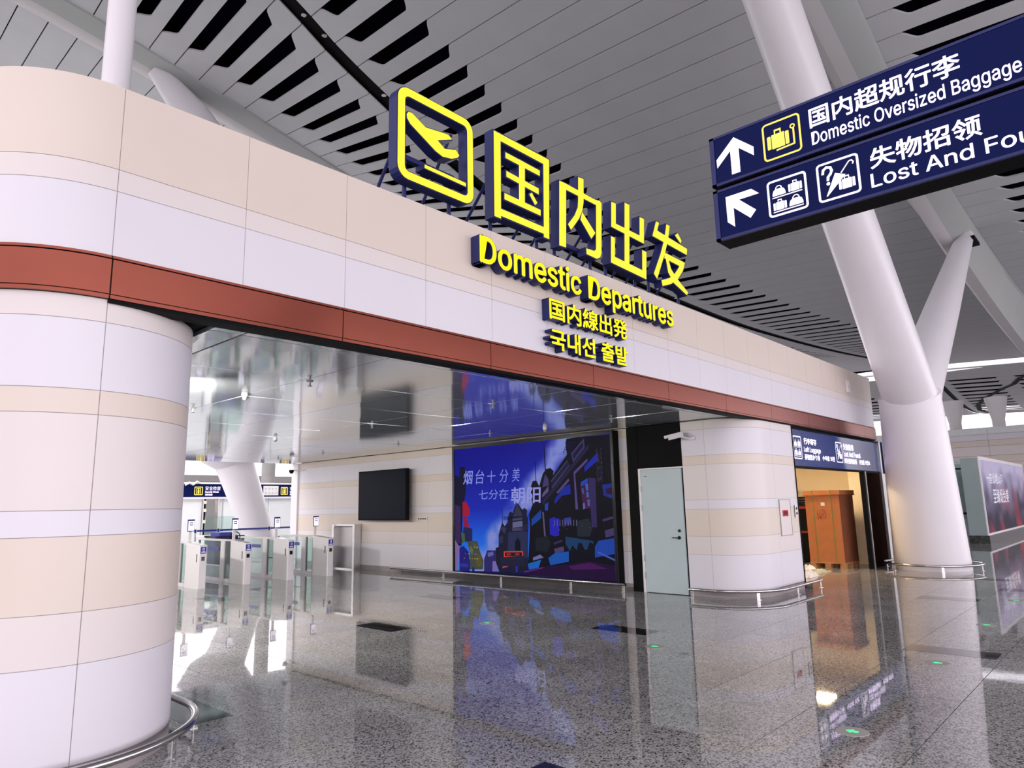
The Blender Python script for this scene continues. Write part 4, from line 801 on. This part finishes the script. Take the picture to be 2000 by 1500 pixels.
gate(6.64, 'white turnstile nearest the left pillar, first in the row of four')
gate(7.65, 'white turnstile second in the row counted from the left pillar')
gate(8.71, 'white turnstile third in the row, one short of the wall')
gate(9.78, 'white turnstile at the right end of the row, beside the steel framed opening')
ff = thing('steel_frame', 'brushed steel floor-standing frame with white infill right of the turnstiles', 'frame', (11.17, 16.5, 0))
for nm, a in (('upright', (11.06, 11.28, 16.07, 16.16, 0, 1.2)), ('upright', (11.0, 11.28, 16.97, 17.06, 0, 1.2)), ('top_bar', (11.06, 11.28, 16.16, 16.97, 1.15, 1.2)), ('threshold', (11.06, 11.28, 16.16, 16.97, 0, .03))): MB().bbox(*a, .006).build(nm, STB, ff)
MB().box(11.24, 11.27, 16.16, 16.97, .18, 1.15).build('infill', WPL, ff); MB().box(11.22, 11.25, 16.16, 16.97, .03, .18).build('kick_plate', WHP, ff)

# unseen fill lamps added behind the left pillar to brighten the inner wall
for k, (x, y, tx, ty, tz, e) in enumerate(((2.8, 7.7, 9.0, 15.2, .6, 270), (2.8, 11.0, 11.3, 12.0, 1.3, 110), (2.8, 15.0, 11.3, 15.8, 1.3, 120))):
    lf = thing('added_fill_lamp', 'unseen added fill lamp under the passage ceiling by the left wall, '+('near', 'middle', 'far')[k]+' one', 'lamp', (x, y, 3.0), 'added fill lamps along the left wall of the passage')
    MB().bbox(x-.30, x-.22, y-.3, y+.3, 2.72, 3.0, .01).build('housing', WPL, lf)
    area('added_fill_light', (x-.18, y, 2.86), (tx, ty, tz), .5, .22, e, (1, .95, .87))

# ================================================================ SECURITY HALL BEHIND
def Y28(u, v, d): return (u, 28-d, v)
ss = thing('security_sign', 'long navy Security Check sign band seen through the portal', 'sign', (14, 28.1, 2.15))
MB().box(7.5, 22, 28.0, 28.25, 2.20, 2.72).build('panel', NAVP, ss); MB().box(7.5, 22, 27.98, 28.3, 2.13, 2.20).box(7.5, 22, 27.98, 28.3, 2.72, 2.79).build('trim_rail', WPL, ss)
for k, x in enumerate((11.74, 15.45)):
    q = MB(); ring(q, rrect(x, x+.33, 2.28, 2.61, .03), rrect(x+.03, x+.30, 2.31, 2.58, .02), Y28, None, .004)
    ring(q, [(x+.08, 2.33), (x+.25, 2.33), (x+.25, 2.56), (x+.08, 2.56)], [(x+.105, 2.33), (x+.225, 2.33), (x+.225, 2.535), (x+.105, 2.535)], Y28, None, .004)
    poly(q, [(x+.135, 2.33), (x+.195, 2.33), (x+.195, 2.48), (x+.135, 2.48)], Y28, None, .005); poly(q, arc(x+.165, 2.505, .022, 0, 330, 9), Y28, None, .005)
    q.build('scanner_symbol', YLT, ss); o = x+.43
    text_flat('安全检查', o, o+.62, 2.47, 2.63, Y28, WLT, ss, off=.0, d=.004); text_flat('Security Check', o, o+.55, 2.37, 2.44, Y28, WLT, ss, cap=True, d=.004); text_flat('保安検査', o, o+.30, 2.26, 2.34, Y28, WLT, ss, off=.02, d=.004)
nt = thing('notice_sheet', 'white notice with two rows of small symbols taped on the navy sign band', 'notice', (14.97, 27.98, 2.27))
MB().box(14.63, 15.32, 27.965, 27.975, 2.26, 2.66).build('sheet', WHP, nt)
q = MB()
for r in (2.36, 2.54):
    for k in range(4): ring(q, arc(14.74+k*.155, r, .035, 0, 360, 10)[:-1], arc(14.74+k*.155, r, .022, 0, 360, 10)[:-1], lambda u, v, d: (u, 27.965-d, v), None, .002)
q.build('symbols', GRY, nt)
pf = thing('plastic_film', 'white plastic film hanging over the top of the navy sign band', 'sheet', (11.6, 27.9, 2.65))
random.seed(2); q = MB(); q.tube([(11.35, 27.945, 2.66), (11.5, 27.93, 2.76), (11.65, 27.92, 2.69), (11.8, 27.93, 2.80), (11.95, 27.945, 2.74)], [.03, .05, .045, .05, .03], 8); q.build('film', WHP, pf)
wb = struct('wall_back')
for a in ((9.2, 11.25), (11.3, 12.10), (12.78, 12.92), (13.0, 14.9), (14.95, 16.6), (16.65, 19), (19.05, 22)): MB().bbox(a[0], a[1], 28.05, 28.2, .0, 2.13, .01).build('partition_panel', PART, wb)
MB().box(12.10, 12.15, 28.0, 28.3, 0, 2.13).box(12.73, 12.78, 28.0, 28.3, 0, 2.13).build('partition_post', STB, wb)
MB().box(11.9, 13.1, 30, 30.1, 0, 2.2).build('dark_lining', BLM, wb)
for z in (1.15, 1.62, 1.95): MB().box(12.0, 13.0, 29.7, 29.9, z, z+.13).build('shelf', CWL, wb)
MB().box(-2, 40, 45, 45.3, 0, 3.55).box(-2, 40, 44.9, 45.4, 3.55, 3.96).build('parapet', GRY, wb)
MB().tube([(21.2, 40, 0), (21.2, 40, 11)], .40, 28).build('round_pillar', GRY, wb, True)
for z, x0 in ((5.35, 10), (5.05, 14)): MB().box(x0, 23, 44.0, 44.3, z, z+.09).build('louvre', mat('louvre_brown', (.2, .15, .12), .6, var=.05) if z > 5.2 else GRY, wb)
for n, (x, l) in enumerate(((9.75, 'belt barrier post at the far left behind the turnstiles'), (10.5, 'belt barrier post behind the first turnstile display'), (12.3, 'belt barrier post in front of the slanted column'), (13.5, 'belt barrier post near the wall end behind the turnstiles'))):
    b = thing('belt_barrier', 'slim dark '+l, 'barrier', (x, 23, 0), 'belt barriers behind the turnstiles')
    MB().tube([(x, 23, 0), (x, 23, 1.02)], .028, 12).build('post', STL, b, True); MB().tube([(x, 23, 0), (x, 23, .02)], .17, 20).build('base', BLM, b, True); MB().tube([(x, 23, .95), (x, 23, 1.06)], .035, 12).build('belt_head', NAVY, b, True)
    if n < 3:
        x2 = (10.5, 12.3, 13.5)[n]; MB().box(x+.05, x2-.05, 22.995, 23.003, .98, 1.04).build('belt', BLU, b)
dk = thing('inspection_desk', 'green glass fronted inspection desk behind the belt barriers', 'desk', (11.6, 25, 0))
MB().bbox(10.9, 12.0, 24.9, 25.5, 0, .75, .01).build('body', PART, dk); MB().box(10.85, 12.05, 24.84, 24.86, .3, 1.45).build('glass_screen', GLS, dk); MB().bbox(10.85, 12.05, 24.86, 25.55, .75, .79, .01).build('desk_top', WPL, dk)
bx = thing('draped_case', 'dark blue cloth covered case standing behind the belt barriers', 'case', (10.6, 22, 0))
MB().bbox(9.8, 10.75, 21.6, 22.2, 0, .86, .05).build('case_body', mat('navy_cloth', (.01, .012, .05), .7, var=.2), bx); MB().bbox(9.9, 10.3, 21.55, 22.25, .86, .97, .04).build('lid_cloth', BLU, bx)
bk = thing('wire_ring', 'round dark wire ring leaning behind the second turnstile', 'ring', (8.15, 16.9, .0))
MB().tube([(8.15+.12*math.cos(a*math.pi/9), 16.9, .99+.12*math.sin(a*math.pi/9)) for a in range(19)], .012, 8).build('ring', BLM, bk, True); MB().tube([(8.15, 16.9, 0), (8.15, 16.9, .88)], .012, 8).build('stand', BLM, bk, True)
bc = thing('bracket_camera', 'small dark camera on a white bracket at the far end of the inner wall', 'camera', (11.3, 19.0, 2.75))
MB().tube([(11.29, 19.0, 2.80), (10.95, 19.25, 2.80)], .018, 10).build('bracket', WPL, bc, True); MB().tube([(10.95, 19.25, 2.81), (10.95, 19.25, 2.75), (10.95, 19.25, 2.70)], [.07, .07, .03], 14).build('dome', BLM, bc, True)

# ================================================================ FAR HALL ON THE RIGHT
kb = thing('advert_lightbox', 'large freestanding lightbox poster with white brush writing, far right', 'lightbox', (33, 4.7, 0))
MB().box(28.5, 39, 4.46, 4.98, .26, 2.9).build('cabinet', mat('grey_green', (.30, .37, .37), .4, var=.03), kb)
MB().box(28.45, 39.1, 4.4, 5.0, 0, .26).build('granite_base', GRA, kb)
q = MB()
for a in ((28.5, 39, .26, .33), (28.5, 39, 2.83, 2.95), (28.5, 28.6, .33, 2.83), (38.9, 39, .33, 2.83)): q.box(a[0], a[1], 4.42, 4.46, a[2], a[3])
q.build('frame', WPL, kb)
PV = MB(); PC = []
for j in range(21):
    for i in range(41):
        u = 28.6+10.3*i/40; v = .33+2.5*j/20; b = j/20; n = vnoise(i*.35, j*.3, 11); top = (178, 168, 200); bot = (34, 26, 50)
        k = min(1, max(0, b*1.3-.15+(n-.5)*.5)); c = [bot[t]*(1-k)+top[t]*k for t in range(3)]
        r = max(0, vnoise(i*.45+j*.14, j*.10+3, 23)-.55)*2.6*max(0, 1-b*1.15)
        c = [c[0]*(1-r)+190*r, c[1]*(1-r)+45*r, c[2]*(1-r)+60*r]; PV.v.append((u, 4.452, v)); PC.append(c)
for j in range(20):
    for i in range(40): PV.f.append((j*41+i, j*41+i+1, (j+1)*41+i+1, (j+1)*41+i))
for s_, a in (('一座仙境山海', (29.6, 33.1, 2.02, 2.42)), ('至臻烟台美', (30.5, 34.0, 1.30, 1.85)), ('烟台机场', (38.0, 38.8, .75, .9))):
    for ch, vs, fs in fit(layout(s_, .01), *a):
        n = len(PV.v); PV.v += [(u+.25*(v-a[2]), 4.445, v) for u, v in vs]; PV.f += [tuple(i+n for i in f) for f in fs]; PC += [(225, 218, 235)]*len(vs)
me = bpy.data.meshes.new('poster'); me.from_pydata(PV.v, [], PV.f)
EP = EM.copy(); EP.name = 'poster_print'; EP.node_tree.nodes['Principled BSDF'].inputs['Emission Strength'].default_value = .95; me.materials.append(EP)
at = me.color_attributes.new('Col', 'FLOAT_COLOR', 'POINT'); buf = []
for c in PC: buf += [*lin(c), 1.0]
at.data.foreach_set('color', buf); link('poster', me, kb)
gs = thing('glass_screen', 'green tinted glass screen with brown posts left of the lightbox poster', 'screen', (31, 5.6, 0))
BRP = mat('bronze_post', (.14, .11, .08), .4, metal=.4, var=.05)
for y in (5.05, 5.75, 6.45): MB().box(31.0, 31.1, y, y+.14, 0, 2.8).build('post', BRP, gs)
MB().box(31.03, 31.06, 5.05, 6.6, .3, 2.8).build('glass_pane', GLS, gs); MB().box(30.98, 31.12, 5.0, 6.6, .92, .99).box(30.98, 31.12, 5.0, 6.6, 2.6, 2.65).build('cross_rail', BLM, gs); MB().box(31.0, 31.1, 5.0, 6.6, 0, .75).build('lower_panel', mat('grey_green_panel', (.30, .37, .37), .4, var=.03), gs)
MB().box(32, 32.2, 5.0, 9, 0, 3.0).build('back_panel', mat('pale_grey_panel', (.5, .55, .56), .4, var=.03), gs)
wf = struct('wall_far')
for z0, z1, m in ((0, 1.2, W_), (1.2, 2.4, P_), (2.4, 3.4, W_), (3.4, 3.9, B_), (3.9, 4.3, P_), (4.3, 4.9, B_), (4.9, 5.7, P_), (5.7, 6.2, B_), (6.2, 6.7, W_), (6.7, 7.28, PART)):
    for k in range(8): MB().bbox(70, 70.3, -10+k*5+.008, -5+k*5-.008, z0+.02, z1, .004).build('cladding_panel', m, wf)
MB().box(70.1, 70.6, -10, 30, 0, 7.2).build('wall_core', JNT, wf)
for y in (9.6, 12.9): MB().tube([(74, y, 0), (74, y, 8.2), (74, y, 10.2)], [.5, .5, .9], 24).build('pillar', BEAMW, wf, True)

# ================================================================ FLOOR GUIDE LIGHTS
GRL = mat('green_light', (.02, .6, .2), .4, emit=(.02, .75, .25), es=1.2)
for x, y, l in ((7.1, 7.1, 'in front of the video screen'), (7.08, 4.41, 'before the grey door'), (5.37, 1.79, 'nearest the viewer'), (8.01, 1.81, 'beside the long dark floor inlay'), (10.66, 1.81, 'in front of the big slanted column'), (13.34, 1.84, 'farthest off at the right edge')):
    d = thing('floor_guide_light', 'round steel floor guide light with green arrow, '+l, 'floor light', (x, y, 0), 'round green guide lights set in the floor')
    MB().tube([(x, y, 0), (x, y, .003), (x, y, .0035)], [.11, .108, .10], 32).build('steel_disc', GRY, d, True)
    q = MB(); P = [(.0, .045), (-.045, 0), (-.02, 0), (-.02, -.04), (.02, -.04), (.02, 0), (.045, 0)]
    q.add([(x+a, y+b, .0045) for a, b in P], [tuple(range(7))]); q.build('green_arrow', GRL, d)
